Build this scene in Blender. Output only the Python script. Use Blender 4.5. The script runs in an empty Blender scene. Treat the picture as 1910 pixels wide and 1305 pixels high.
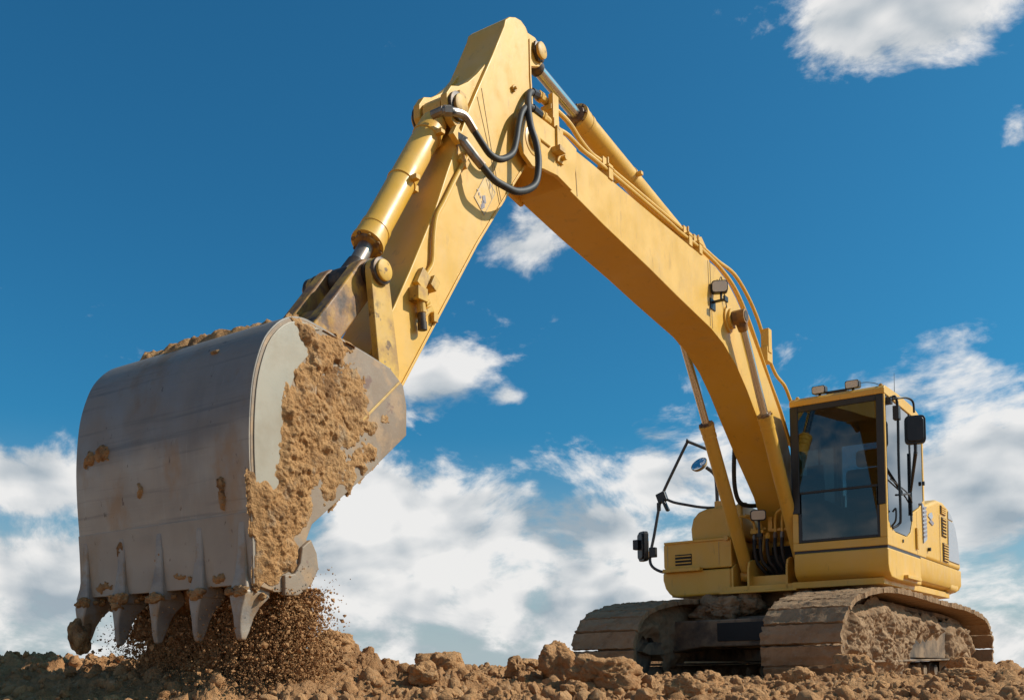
import bpy, bmesh, math, random
import numpy as np
from mathutils import Matrix, Vector
random.seed(7); rng = np.random.default_rng(7)
R = math.radians
sc = bpy.context.scene
col = sc.collection

# ------------------------------------------------------------------ camera
cam_d = bpy.data.cameras.new('camera'); cam = bpy.data.objects.new('camera', cam_d); col.objects.link(cam)
cam.location = (0, 0, 0.1386); cam.rotation_euler = (R(90 + 2.0136), 0, 0)
cam_d.sensor_width = 36; cam_d.lens = 35.26; cam_d.shift_y = 0.2795
cam_d.clip_start = 0.05; cam_d.clip_end = 20000
sc.camera = cam

# machine frame: +y forward, +x the machine's right hand, z up, origin under the slew ring
A_UP, B_TR = 0.59443, 0.68590
TILT = Matrix.Rotation(0.00766, 3, 'X') @ Matrix.Rotation(-0.01733, 3, 'Y')
MU = TILT @ Matrix.Rotation(math.pi - A_UP, 3, 'Z')
ROOT = Vector((3.4057, 11.9371, 0.0))
SUN = (MU @ Vector((-0.64, -0.46, 0.60))).normalized()

# ------------------------------------------------------------------ sky and sun
def sky_world():
    w = bpy.data.worlds.new('World'); sc.world = w; w.use_nodes = True
    nt = w.node_tree; N = nt.nodes; L = nt.links; N.clear()
    def nd(t, **k):
        n = N.new(t)
        for a, b in k.items(): setattr(n, a, b)
        return n
    def val(x, sock):
        if hasattr(x, 'links') or isinstance(x, bpy.types.NodeSocket): L.new(x, sock)
        else: sock.default_value = x
    def mth(op, a, b=None, c=None, clamp=False):
        n = nd('ShaderNodeMath', operation=op, use_clamp=clamp); val(a, n.inputs[0])
        if b is not None: val(b, n.inputs[1])
        if c is not None: val(c, n.inputs[2])
        return n.outputs[0]
    def vm(op, a, b=None):
        n = nd('ShaderNodeVectorMath', operation=op); val(a, n.inputs[0])
        if b is not None: val(b, n.inputs[1])
        return n.outputs['Value'] if op in ('LENGTH', 'DOT_PRODUCT') else n.outputs[0]
    def ramp01(x, lo, hi):
        n = nd('ShaderNodeMapRange', interpolation_type='SMOOTHSTEP'); val(x, n.inputs[0])
        n.inputs[1].default_value = lo; n.inputs[2].default_value = hi
        return n.outputs[0]
    def mix(f, a, b):
        n = nd('ShaderNodeMix', data_type='RGBA'); val(f, n.inputs[0]); val(a, n.inputs[6]); val(b, n.inputs[7]); return n.outputs[2]
    def noise(v, s, det, rough=0.55, dist=0.0):
        n = nd('ShaderNodeTexNoise'); n.inputs['Scale'].default_value = s; n.inputs['Detail'].default_value = det
        n.inputs['Roughness'].default_value = rough; n.inputs['Distortion'].default_value = dist; L.new(v, n.inputs['Vector']); return n.outputs[0]
    sky = nd('ShaderNodeTexSky', sky_type='NISHITA', sun_disc=False)
    sky.sun_elevation = math.asin(SUN.z); sky.sun_rotation = math.atan2(SUN.x, SUN.y)
    sky.air_density = 0.95; sky.dust_density = 1.6; sky.ozone_density = 3.0; sky.altitude = 0
    tint = nd('ShaderNodeMix', data_type='RGBA', blend_type='MULTIPLY'); tint.inputs[0].default_value = 1
    L.new(sky.outputs[0], tint.inputs[6]); tint.inputs[7].default_value = SKY_TINT
    tc = nd('ShaderNodeTexCoord'); d = vm('NORMALIZE', tc.outputs['Generated'])
    sep = nd('ShaderNodeSeparateXYZ'); L.new(d, sep.inputs[0])
    az = mth('ARCTAN2', sep.outputs[0], sep.outputs[1]); el = mth('ARCSINE', sep.outputs[2])
    uv = nd('ShaderNodeCombineXYZ'); L.new(az, uv.inputs[0]); L.new(el, uv.inputs[1]); uv = uv.outputs[0]
    # cumulus field: noise everywhere, thicker towards the horizon, single clouds, and clearings in view
    stretch = vm('MULTIPLY', d, (1.0, 1.0, 1.7))
    n1 = noise(stretch, 8.5, 8, 0.64, 0.35)
    off = vm('ADD', stretch, tuple(0.05 * c for c in (SUN.x, SUN.y, SUN.z * 1.7)))
    n1s = noise(stretch, 8.5, 2.5, 0.60, 0.2); n2 = noise(off, 8.5, 2.5, 0.60, 0.2)
    low = noise(stretch, 2.2, 2, 0.5)
    cover = mth('SUBTRACT', mth('MULTIPLY', ramp01(el, 0.36, 0.02), 0.42), 0.02)  # unseen cover overhead and behind the camera raised to whiten the ambient light
    field = mth('ADD', mth('MULTIPLY', mth('SUBTRACT', low, 0.5), 0.55), cover)
    tot = field
    for (u, v, ru, rv, wt) in CLOUDS:
        q = vm('MULTIPLY', vm('SUBTRACT', uv, (u, v, 0)), (1 / ru, 1 / rv, 0))
        b = mth('MULTIPLY', ramp01(vm('LENGTH', q), 1.25, 0.1), wt)
        tot = mth('ADD', tot, b)
    def puff(v): return mth('SUBTRACT', 0.16, mth('ABSOLUTE', mth('SUBTRACT', noise(v, 24.0, 2.0, 0.5, 0.0), 0.5)))
    pf = puff(stretch)
    dens = mth('ADD', mth('ADD', mth('MULTIPLY', mth('SUBTRACT', n1, 0.5), 2.7), tot), mth('MULTIPLY', pf, 0.9))
    fac = mth('MULTIPLY', ramp01(dens, 0.14, 0.74), 0.96)
    thick = ramp01(dens, 0.6, 1.7)
    side = mth('ADD', mth('MULTIPLY', mth('SUBTRACT', n1s, n2), 4.2), mth('MULTIPLY', mth('SUBTRACT', n1, n1s), 2.6))
    shade = mth('ADD', mth('SUBTRACT', 0.80, mth('MULTIPLY', thick, 0.42)), side, clamp=True)
    ccol = mix(shade, CLOUD_DARK, CLOUD_LIT)
    haze = mth('MULTIPLY', ramp01(el, 0.24, -0.01), 0.88)
    skyc = mix(haze, tint.outputs[2], HORIZON)
    out = mix(fac, skyc, ccol)
    bg = nd('ShaderNodeBackground'); L.new(out, bg.inputs[0]); bg.inputs[1].default_value = 0.1
    w.cycles.sampling_method = 'MANUAL'; w.cycles.sample_map_resolution = 512
    wo = nd('ShaderNodeOutputWorld'); L.new(bg.outputs[0], wo.inputs[0])
SKY_TINT = (0.20, 0.84, 1.05, 1)
HORIZON = (4.5, 5.3, 5.6, 1)
CLOUD_LIT = (8.7, 8.6, 8.45, 1)
CLOUD_DARK = (3.4, 4.1, 4.7, 1)
CLOUDS = [(0.387, 0.569, 0.143, 0.055, 0.9), (0.334, 0.555, 0.074, 0.033, 0.3), (0.433, 0.534, 0.055, 0.032, 0.3), (0.019, 0.412, 0.061, 0.044, 0.85), (-0.067, 0.299, 0.061, 0.034, 0.66), (-0.091, 0.271, 0.04, 0.029, 0.45), (-0.083, 0.155, 0.114, 0.056, 0.75), (0.067, 0.142, 0.085, 0.037, 0.6), (-0.029, 0.087, 0.24, 0.072, 0.34), (-0.142, 0.177, 0.053, 0.045, 0.5), (-0.449, 0.171, 0.087, 0.034, 0.95), (-0.447, 0.078, 0.092, 0.053, 0.65), (0.447, 0.186, 0.073, 0.067, 0.95), (0.408, 0.138, 0.061, 0.059, 0.5), (0.144, 0.19, 0.045, 0.029, 0.6), (0.15, 0.235, 0.042, 0.016, 0.5), (0.204, 0.193, 0.039, 0.05, 0.5), (0.473, 0.454, 0.02, 0.018, 0.6), (0.002, 0.27, 0.021, 0.012, 0.55), (-0.293, 0.46, 0.3, 0.207, -0.55), (0.159, 0.451, 0.173, 0.153, -0.5), (0.078, 0.279, 0.138, 0.063, -0.35), (0.287, 0.345, 0.126, 0.065, -0.5), (0.385, 0.435, 0.124, 0.082, -0.4), (-0.003, 0.541, 0.225, 0.086, -0.35), (-0.45, 0.262, 0.105, 0.053, -0.5), (0.465, 0.379, 0.063, 0.07, -0.5), (0.355, 0.301, 0.058, 0.035, -0.3), (0.8, 0.17, 0.36, 0.18, 0.8)]
sky_world()
sun_d = bpy.data.lights.new('sun', 'SUN'); sun_d.energy = 5.0; sun_d.angle = R(0.53); sun_d.color = (1.0, 0.94, 0.84)
sun = bpy.data.objects.new('sun', sun_d); col.objects.link(sun); sun.rotation_euler = SUN.to_track_quat('Z', 'Y').to_euler()
sc.view_settings.view_transform = 'Standard'; sc.view_settings.look = 'None'; sc.view_settings.exposure = 0.0; sc.view_settings.gamma = 1.0
sc.view_settings.use_curve_mapping = False
sc.cycles.max_bounces = 6; sc.cycles.diffuse_bounces = 3; sc.cycles.glossy_bounces = 3; sc.cycles.transmission_bounces = 4; sc.cycles.transparent_max_bounces = 8

# ------------------------------------------------------------------ numpy noise
def _h(ix, iy, iz, s):
    n = (ix.astype(np.int64) * 374761393 + iy.astype(np.int64) * 668265263 + iz.astype(np.int64) * 2147483647 + s * 974634777) & 0xFFFFFFFF
    n = ((n ^ (n >> 13)) * 1274126177) & 0xFFFFFFFF
    n = ((n ^ (n >> 16)) * 2246822519) & 0xFFFFFFFF
    return ((n ^ (n >> 15)) & 0xFFFFFF) / 0xFFFFFF
def vnoise(p, s=0):                                                  # p (n,3) -> [-1,1]
    i = np.floor(p); f = p - i; f = f * f * f * (f * (f * 6 - 15) + 10); r = 0
    for a in (0, 1):
        for b in (0, 1):
            for c in (0, 1):
                w = (f[:, 0] if a else 1 - f[:, 0]) * (f[:, 1] if b else 1 - f[:, 1]) * (f[:, 2] if c else 1 - f[:, 2])
                r = r + w * _h(i[:, 0] + a, i[:, 1] + b, i[:, 2] + c, s)
    return r * 2 - 1
def fbm(p, o=4, s=0, g=0.5):
    r = 0; a = 1; t = 0
    for k in range(o): r = r + a * vnoise(p * 2 ** k + 17.3 * k, s + k); t += a; a *= g
    return r / t
def domes(x, y, cell, s, keep=0.75, rmin=0.35, rmax=0.8):             # clod-like domes on a plane, height in units of cell
    gx, gy = np.floor(x / cell), np.floor(y / cell); best = np.zeros_like(x); z = np.zeros_like(gx)
    for a in (-1, 0, 1):
        for b in (-1, 0, 1):
            ix, iy = gx + a, gy + b
            px = (ix + _h(ix, iy, z, s)) * cell; py = (iy + _h(ix, iy, z, s + 1)) * cell
            r = (rmin + (rmax - rmin) * _h(ix, iy, z, s + 2) ** 2) * cell; k = _h(ix, iy, z, s + 3) < keep
            asp = 0.7 + 0.6 * _h(ix, iy, z, s + 4)
            q = 1 - (((x - px) / asp) ** 2 + ((y - py) * asp) ** 2) / r ** 2
            best = np.maximum(best, np.where(k & (q > 0), np.sqrt(np.maximum(q, 0)) * r * (0.55 + 0.5 * _h(ix, iy, z, s + 5)), 0))
    return best

# ------------------------------------------------------------------ mesh helpers
def tag(o, label=None, cat=None, group=None, kind=None):
    if label: o['label'] = label
    if cat: o['category'] = cat
    if group: o['group'] = group
    if kind: o['kind'] = kind
    return o
def link(name, me, mat, parent=None):
    o = bpy.data.objects.new(name, me); col.objects.link(o)
    if mat and not me.materials: me.materials.append(mat)
    if parent: o.parent = parent
    return o
def empty(name, loc=(0, 0, 0), parent=None):
    o = bpy.data.objects.new(name, None); col.objects.link(o); o.location = loc; o.empty_display_size = 0.2
    if parent: o.parent = parent
    return o
def np_mesh(name, v, f, smooth=True, angle=None):
    me = bpy.data.meshes.new(name); v = np.asarray(v, dtype=np.float32); f = np.asarray(f, dtype=np.int32)
    me.vertices.add(len(v)); me.vertices.foreach_set('co', v.ravel())
    k = f.shape[1]; me.loops.add(f.size); me.loops.foreach_set('vertex_index', f.ravel())
    me.polygons.add(len(f)); me.polygons.foreach_set('loop_start', np.arange(0, f.size, k, dtype=np.int32))
    me.polygons.foreach_set('use_smooth', np.full(len(f), smooth, dtype=bool))
    me.update(calc_edges=True)
    if angle: me.set_sharp_from_angle(angle=R(angle))
    return me
def spline(pts, sub=6):
    P = [Vector(p) for p in pts]
    if len(P) < 3: return P
    out = []
    for i in range(len(P) - 1):
        a = P[i - 1] if i else P[i] * 2 - P[i + 1]; b, c = P[i], P[i + 1]; d = P[i + 2] if i + 2 < len(P) else c * 2 - b
        for k in range(sub):
            t = k / sub
            out.append(0.5 * ((2 * b) + (c - a) * t + (2 * a - 5 * b + 4 * c - d) * t * t + (3 * b - a - 3 * c + d) * t ** 3))
    return out + [P[-1]]
class MB:
    def __init__(s): s.v = []; s.f = []; s.pieces = []
    def add(s, v, f):
        s.pieces.append(([tuple(p) for p in v], [tuple(q) for q in f])); n = len(s.v); s.v += [tuple(p) for p in v]; s.f += [tuple(i + n for i in q) for q in f]; return s
    def prism(s, prof, x0, x1):
        n = len(prof); v = [(x0, y, z) for y, z in prof] + [(x1, y, z) for y, z in prof]
        return s.add(v, [tuple(range(n)), tuple(range(2 * n - 1, n - 1, -1))] + [(i, (i + 1) % n, n + (i + 1) % n, n + i) for i in range(n)])
    def prism_z(s, prof, z0, z1):
        n = len(prof); v = [(x, y, z0) for x, y in prof] + [(x, y, z1) for x, y in prof]
        return s.add(v, [tuple(range(n)), tuple(range(2 * n - 1, n - 1, -1))] + [(i, (i + 1) % n, n + (i + 1) % n, n + i) for i in range(n)])
    def prism_y(s, prof, y0, y1):
        n = len(prof); v = [(x, y0, z) for x, z in prof] + [(x, y1, z) for x, z in prof]
        return s.add(v, [tuple(range(n)), tuple(range(2 * n - 1, n - 1, -1))] + [(i, (i + 1) % n, n + (i + 1) % n, n + i) for i in range(n)])
    def bx(s, x0, x1, y0, y1, z0, z1, rot=None):
        c = Vector(((x0 + x1) / 2, (y0 + y1) / 2, (z0 + z1) / 2)); v = []
        for x in (x0, x1):
            for y in (y0, y1):
                for z in (z0, z1):
                    p = Vector((x, y, z)); v.append(rot @ (p - c) + c if rot else p)
        return s.add(v, [(0, 1, 3, 2), (4, 6, 7, 5), (0, 4, 5, 1), (2, 3, 7, 6), (0, 2, 6, 4), (1, 5, 7, 3)])
    def lathe(s, p0, p1, prof, n=24):                                # prof: (distance along, radius)
        p0 = Vector(p0); ax = (Vector(p1) - p0).normalized(); a = ax.orthogonal().normalized(); b = ax.cross(a); v = []; f = []
        for t, r in prof:
            for k in range(n):
                th = 2 * math.pi * k / n; v.append(p0 + ax * t + (a * math.cos(th) + b * math.sin(th)) * r)
        m = len(prof)
        for i in range(m - 1):
            for k in range(n): f.append((i * n + k, i * n + (k + 1) % n, (i + 1) * n + (k + 1) % n, (i + 1) * n + k))
        f.append(tuple(range(n - 1, -1, -1))); f.append(tuple(range((m - 1) * n, m * n)))
        return s.add(v, f)
    def cyl(s, p0, p1, r, n=20, r1=None):
        l = (Vector(p1) - Vector(p0)).length; return s.lathe(p0, p1, [(0, r), (l, r if r1 is None else r1)], n)
    def tube(s, pts, r, n=8, sub=6):
        P = spline(pts, sub) if sub else [Vector(p) for p in pts]; v = []; f = []; up = None
        for i, p in enumerate(P):
            t = (P[min(i + 1, len(P) - 1)] - P[max(i - 1, 0)]).normalized()
            up = t.orthogonal().normalized() if up is None else (up - t * up.dot(t)).normalized()
            w = t.cross(up)
            for k in range(n):
                th = 2 * math.pi * k / n; v.append(p + (up * math.cos(th) + w * math.sin(th)) * r)
        for i in range(len(P) - 1):
            for k in range(n): f.append((i * n + k, i * n + (k + 1) % n, (i + 1) * n + (k + 1) % n, (i + 1) * n + k))
        f.append(tuple(range(n - 1, -1, -1))); f.append(tuple(range((len(P) - 1) * n, len(P) * n)))
        return s.add(v, f)
    def build(s, name, mat, parent=None, bevel=0.0, seg=2, angle=35):
        me = bpy.data.meshes.new(name); me.from_pydata(s.v, [], s.f)
        bm = bmesh.new(); bm.from_mesh(me); bmesh.ops.recalc_face_normals(bm, faces=bm.faces[:]); bm.to_mesh(me); bm.free()
        me.polygons.foreach_set('use_smooth', [True] * len(me.polygons)); me.set_sharp_from_angle(angle=R(angle))
        o = link(name, me, mat, parent)
        if bevel:
            m = o.modifiers.new('bevel', 'BEVEL'); m.width = bevel; m.segments = seg; m.limit_method = 'ANGLE'; m.angle_limit = R(30); m.harden_normals = True
        return o
def split(mb, name, m, parent, bevel=0.0):
    for v, f in mb.pieces:
        k = MB(); k.v = list(v); k.f = list(f); k.build(name, m, parent, bevel)
_ico = {}
def ico(sub):
    if sub == 0: return np.array([(1, 0, 0), (-1, 0, 0), (0, 1, 0), (0, -1, 0), (0, 0, 1), (0, 0, -1.0)]), np.array([(0, 2, 4), (2, 1, 4), (1, 3, 4), (3, 0, 4), (2, 0, 5), (1, 2, 5), (3, 1, 5), (0, 3, 5)])
    if sub not in _ico:
        bm = bmesh.new(); bmesh.ops.create_icosphere(bm, subdivisions=sub, radius=1.0)
        _ico[sub] = (np.array([v.co[:] for v in bm.verts]), np.array([[v.index for v in f.verts] for f in bm.faces])); bm.free()
    return _ico[sub]
def lump(size, sub, seed, rough=0.35, sq=1.0):                        # an uneven clod
    v, f = ico(sub); n = v / np.linalg.norm(v, axis=1)[:, None]
    big = np.abs(n) ** 3; blk = 1 / (np.sum(np.abs(n) ** 4, axis=1) ** 0.25)
    r = (blk * 0.5 + 0.5) * (1 + rough * fbm(n * 1.3 + seed * 3.7, 2, seed) + 0.42 * rough * (0.6 - 2 * np.abs(fbm(n * 3.1 + seed, 5, seed + 5, 0.68))) + 0.10 * rough * fbm(n * 13 + seed, 2, seed + 7, 0.7))
    return n * r[:, None] * np.array(size), f
def inside(py, pz, poly):
    r = np.zeros(py.shape, bool); dmin = np.full(py.shape, 1e9); n = len(poly)
    for i in range(n):
        (a, b), (c, d) = poly[i], poly[(i + 1) % n]
        with np.errstate(divide='ignore', invalid='ignore'):
            r ^= ((b > pz) != (d > pz)) & (py < (c - a) * (pz - b) / (d - b) + a)
        ex, ez = c - a, d - b; t = np.clip(((py - a) * ex + (pz - b) * ez) / (ex * ex + ez * ez + 1e-12), 0, 1)
        dmin = np.minimum(dmin, np.hypot(py - a - t * ex, pz - b - t * ez))
    return np.where(r, dmin, -dmin)
def crust(name, poly, place, step, h, mat, parent, seed=1, edge=0.05, rag=0.05, freq=9.0, cut=0.0, lumps=0.4, dm=1.0, clip=None):
    """soil caked on a surface: place(u, v, t) -> points; thickness grows from a ragged edge of poly"""
    P = np.array(poly); u0, v0 = P.min(0) - rag; u1, v1 = P.max(0) + rag
    nu, nv = int((u1 - u0) / step) + 1, int((v1 - v0) / step) + 1
    U, V = np.meshgrid(np.linspace(u0, u1, nu), np.linspace(v0, v1, nv)); U = U.ravel(); V = V.ravel()
    q = np.stack([U, V, np.full_like(U, seed * 1.7)], 1)
    sd = inside(U, V, poly) + rag * 1.6 * fbm(q * freq, 4, seed)
    if clip: sd = np.minimum(sd, inside(U, V, clip) + 0.004 + 0.034 * fbm(q * 15, 3, seed + 3))
    t = np.clip(sd / edge, 0, 1); t = t * t * (3 - 2 * t)
    th = h * t * (0.55 + lumps * fbm(q * freq * 1.3, 5, seed + 9, 0.62)) + dm * (domes(U, V, 0.055, seed + 40, 0.7) * 0.25 + domes(U, V, 0.026, seed + 60, 0.7) * 0.45 + domes(U, V, 0.014, seed + 80, 0.7) * 0.5 + 0.006 * fbm(q * 70, 3, seed + 70, 0.7)) * t
    pts = place(U, V, np.where(sd > cut, np.maximum(th, 0.001), -0.012))
    ok = (sd > cut - 0.01)
    idx = np.arange(nu * nv).reshape(nv, nu)
    F = np.stack([idx[:-1, :-1], idx[:-1, 1:], idx[1:, 1:], idx[1:, :-1]], -1).reshape(-1, 4)
    F = F[ok[F].any(1)]
    used, inv = np.unique(F, return_inverse=True)
    return tag(link(name, np_mesh(name, pts[used], inv.reshape(F.shape)), mat, parent), kind='stuff')

# ------------------------------------------------------------------ materials
def mat(name, base, rough=0.5, metal=0.0, **k):
    m = bpy.data.materials.new(name); m.use_nodes = True; b = m.node_tree.nodes['Principled BSDF']
    b.inputs['Base Color'].default_value = (*base, 1); b.inputs['Roughness'].default_value = rough; b.inputs['Metallic'].default_value = metal
    for a, c in k.items(): b.inputs[a.replace('_', ' ')].default_value = c
    return m
def layered(name, base, layers, rough=0.5, metal=0.0, bump=None, rough_var=0.0, spec=0.5, coat=0.0, zmix=None):
    """layers: (colour, noise scale xyz, detail, lo, hi, strength) painted one over the other"""
    m = mat(name, base, rough, metal); nt = m.node_tree; N = nt.nodes; L = nt.links; b = N['Principled BSDF']
    b.inputs['Specular IOR Level'].default_value = spec; b.inputs['Coat Weight'].default_value = coat; b.inputs['Coat Roughness'].default_value = 0.25
    tc = N.new('ShaderNodeTexCoord'); cur = None
    for i, (c, s, det, lo, hi, st) in enumerate(layers):
        mp = N.new('ShaderNodeMapping'); mp.inputs['Scale'].default_value = s if isinstance(s, tuple) else (s, s, s); mp.inputs['Location'].default_value = (i * 3.1, i * 1.7, i * 5.3)
        L.new(tc.outputs['Object'], mp.inputs[0])
        n = N.new('ShaderNodeTexNoise'); n.inputs['Scale'].default_value = 1; n.inputs['Detail'].default_value = det; n.inputs['Roughness'].default_value = 0.62; L.new(mp.outputs[0], n.inputs['Vector'])
        r = N.new('ShaderNodeMapRange'); r.inputs[1].default_value = lo; r.inputs[2].default_value = hi; r.inputs[4].default_value = st; L.new(n.outputs[0], r.inputs[0])
        x = N.new('ShaderNodeMix'); x.data_type = 'RGBA'; L.new(r.outputs[0], x.inputs[0])
        if cur: L.new(cur, x.inputs[6])
        else: x.inputs[6].default_value = (*base, 1)
        x.inputs[7].default_value = (*c, 1); cur = x.outputs[2]
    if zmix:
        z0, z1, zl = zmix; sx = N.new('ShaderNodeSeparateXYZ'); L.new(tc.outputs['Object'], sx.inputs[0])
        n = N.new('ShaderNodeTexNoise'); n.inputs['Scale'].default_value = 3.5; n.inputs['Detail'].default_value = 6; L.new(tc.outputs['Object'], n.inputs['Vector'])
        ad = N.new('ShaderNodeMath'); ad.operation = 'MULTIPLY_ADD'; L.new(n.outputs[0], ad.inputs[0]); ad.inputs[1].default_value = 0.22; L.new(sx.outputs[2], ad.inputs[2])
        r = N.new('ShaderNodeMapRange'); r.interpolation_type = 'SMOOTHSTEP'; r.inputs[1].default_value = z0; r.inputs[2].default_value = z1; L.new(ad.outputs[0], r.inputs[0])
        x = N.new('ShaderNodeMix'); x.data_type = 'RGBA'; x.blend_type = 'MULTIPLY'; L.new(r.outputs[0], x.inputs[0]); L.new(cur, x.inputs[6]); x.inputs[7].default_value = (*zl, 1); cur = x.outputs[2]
    if cur: L.new(cur, b.inputs['Base Color'])
    if rough_var:
        n = N.new('ShaderNodeTexNoise'); n.inputs['Scale'].default_value = 6; n.inputs['Detail'].default_value = 6; L.new(tc.outputs['Object'], n.inputs['Vector'])
        r = N.new('ShaderNodeMapRange'); r.inputs[1].default_value = 0.3; r.inputs[2].default_value = 0.7; r.inputs[3].default_value = rough - rough_var; r.inputs[4].default_value = rough + rough_var
        L.new(n.outputs[0], r.inputs[0]); L.new(r.outputs[0], b.inputs['Roughness'])
    if bump:
        s, det, dist, stg = bump
        n = N.new('ShaderNodeTexNoise'); n.inputs['Scale'].default_value = s; n.inputs['Detail'].default_value = det; n.inputs['Roughness'].default_value = 0.65; L.new(tc.outputs['Object'], n.inputs['Vector'])
        bp = N.new('ShaderNodeBump'); bp.inputs['Distance'].default_value = dist; bp.inputs['Strength'].default_value = stg; L.new(n.outputs[0], bp.inputs['Height']); L.new(bp.outputs[0], b.inputs['Normal'])
    return m
YEL = (0.69, 0.382, 0.046)
DUST = (0.50, 0.36, 0.20); RUST = (0.10, 0.045, 0.018); GREASE = (0.018, 0.012, 0.009)
M = {}
M['paint'] = layered('yellow_paint', YEL, [((0.74, 0.445, 0.105), 1.6, 4, 0.35, 0.7, 0.6), (DUST, (5, 5, 2.2), 8, 0.5, 0.78, 0.25), ((0.33, 0.18, 0.045), (14, 14, 4), 8, 0.60, 0.74, 0.5), ((0.40, 0.23, 0.07), (3, 3, 26), 6, 0.64, 0.74, 0.3), (RUST, 26, 7, 0.715, 0.735, 0.8)],
                     rough=0.42, rough_var=0.12, bump=(5.0, 3, 0.006, 0.35))
M['paint_worn'] = layered('worn_yellow_paint', (0.62, 0.355, 0.042), [(DUST, 4, 6, 0.45, 0.7, 0.4), ((0.30, 0.15, 0.04), 7, 8, 0.47, 0.64, 0.75), (RUST, 11, 9, 0.60, 0.66, 0.85), ((0.16, 0.11, 0.09), 19, 7, 0.66, 0.70, 0.7), (GREASE, 5, 6, 0.62, 0.74, 0.8)],
                          rough=0.55, rough_var=0.15, bump=(40, 5, 0.002, 0.4))
M['paint_rust'] = layered('rusty_yellow_paint', (0.50, 0.265, 0.035), [((0.24, 0.115, 0.042), (7, 7, 4), 8, 0.38, 0.54, 0.92), ((0.13, 0.07, 0.04), 10, 8, 0.50, 0.60, 0.9), (GREASE, 5, 6, 0.55, 0.68, 0.9)], rough=0.6, rough_var=0.15, bump=(45, 5, 0.003, 0.5))
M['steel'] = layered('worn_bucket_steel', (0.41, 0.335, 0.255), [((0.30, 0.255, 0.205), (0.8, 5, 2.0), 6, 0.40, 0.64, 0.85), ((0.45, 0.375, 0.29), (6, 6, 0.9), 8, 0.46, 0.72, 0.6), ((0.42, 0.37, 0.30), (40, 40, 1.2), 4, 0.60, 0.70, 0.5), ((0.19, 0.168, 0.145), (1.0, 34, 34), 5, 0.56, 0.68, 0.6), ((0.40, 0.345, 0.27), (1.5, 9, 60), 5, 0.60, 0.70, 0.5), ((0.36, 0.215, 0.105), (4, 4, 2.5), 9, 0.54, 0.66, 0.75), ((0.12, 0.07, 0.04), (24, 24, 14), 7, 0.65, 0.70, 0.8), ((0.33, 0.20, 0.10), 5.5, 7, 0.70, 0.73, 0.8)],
                     rough=0.52, metal=0.12, rough_var=0.14, bump=(30, 6, 0.003, 0.35), zmix=(1.36, 1.48, (0.60, 0.64, 0.71)))  # zmix paints the upper shell darker and bluer, imitating shade on its curve
M['lip_steel'] = layered('wear_plate_steel', (0.39, 0.315, 0.24), [((0.28, 0.24, 0.19), (0.8, 5, 2.0), 6, 0.40, 0.64, 0.85), ((0.38, 0.315, 0.235), (5, 5, 0.9), 8, 0.46, 0.70, 0.7), ((0.36, 0.235, 0.13), (4, 4, 2), 8, 0.54, 0.68, 0.8), ((0.10, 0.06, 0.035), (26, 26, 14), 7, 0.64, 0.70, 0.8)],
                     rough=0.58, metal=0.08, rough_var=0.14, bump=(30, 6, 0.003, 0.4))
M['side_steel'] = layered('side_plate_steel', (0.255, 0.185, 0.125), [((0.22, 0.14, 0.08), (3, 1.6, 1.6), 8, 0.40, 0.60, 0.85), ((0.31, 0.25, 0.185), (3, 4, 1.0), 8, 0.52, 0.70, 0.6), ((0.38, 0.235, 0.12), 7, 9, 0.52, 0.62, 0.75), ((0.15, 0.07, 0.05), 6, 8, 0.64, 0.70, 0.8), ((0.52, 0.30, 0.06), (5, 9, 9), 7, 0.68, 0.72, 0.6)],
                          rough=0.6, metal=0.05, rough_var=0.12, bump=(30, 6, 0.003, 0.5))
M['bright_steel'] = layered('polished_plate_steel', (0.32, 0.275, 0.205), [((0.25, 0.195, 0.125), 5, 8, 0.45, 0.68, 0.7), ((0.16, 0.09, 0.05), 30, 6, 0.68, 0.72, 0.8)], rough=0.5, metal=0.1, rough_var=0.12, bump=(30, 6, 0.002, 0.3))
M['tooth'] = layered('tooth_steel', (0.34, 0.28, 0.22), [((0.32, 0.20, 0.105), 8, 8, 0.50, 0.60, 0.9), ((0.16, 0.15, 0.15), (3, 8, 8), 6, 0.5, 0.7, 0.7)], rough=0.5, metal=0.15, rough_var=0.15, bump=(50, 6, 0.003, 0.5))
M['chrome'] = mat('chrome', (0.62, 0.60, 0.57), 0.22, 1.0)
M['dull_chrome'] = layered('dull_rod_steel', (0.34, 0.30, 0.26), [((0.16, 0.10, 0.06), (6, 6, 2), 7, 0.42, 0.60, 0.85)], rough=0.42, metal=0.7)
M['rubber'] = layered('hose_rubber', (0.022, 0.021, 0.021), [((0.075, 0.06, 0.045), 12, 5, 0.5, 0.75, 0.5)], rough=0.6, bump=(60, 3, 0.002, 0.3))
M['black'] = layered('black_trim', (0.014, 0.014, 0.016), [((0.05, 0.045, 0.04), 6, 6, 0.5, 0.8, 0.4)], rough=0.4)
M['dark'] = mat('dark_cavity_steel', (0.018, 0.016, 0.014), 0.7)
M['grease'] = layered('greasy_pin_steel', (0.05, 0.035, 0.025), [((0.16, 0.09, 0.04), 14, 6, 0.5, 0.62, 0.8)], rough=0.5, metal=0.3)
M['grey'] = mat('grey_tube_paint', (0.06, 0.063, 0.068), 0.4, 0.2)
M['panel_grey'] = mat('grey_panel_film', (0.36, 0.38, 0.42), 0.3)
M['decal_dark'] = mat('decal_print', (0.25, 0.22, 0.24), 0.5)
M['decal_faded'] = mat('faded_decal_print', (0.46, 0.34, 0.19), 0.5)
M['decal_yellow'] = layered('decal_film', (0.72, 0.44, 0.11), [((0.74, 0.50, 0.22), 20, 4, 0.4, 0.6, 0.7)], rough=0.4)
M['fabric'] = mat('seat_fabric', (0.09, 0.075, 0.06), 0.85)
M['cabin'] = mat('cabin_plastic', (0.035, 0.035, 0.037), 0.6)
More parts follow.
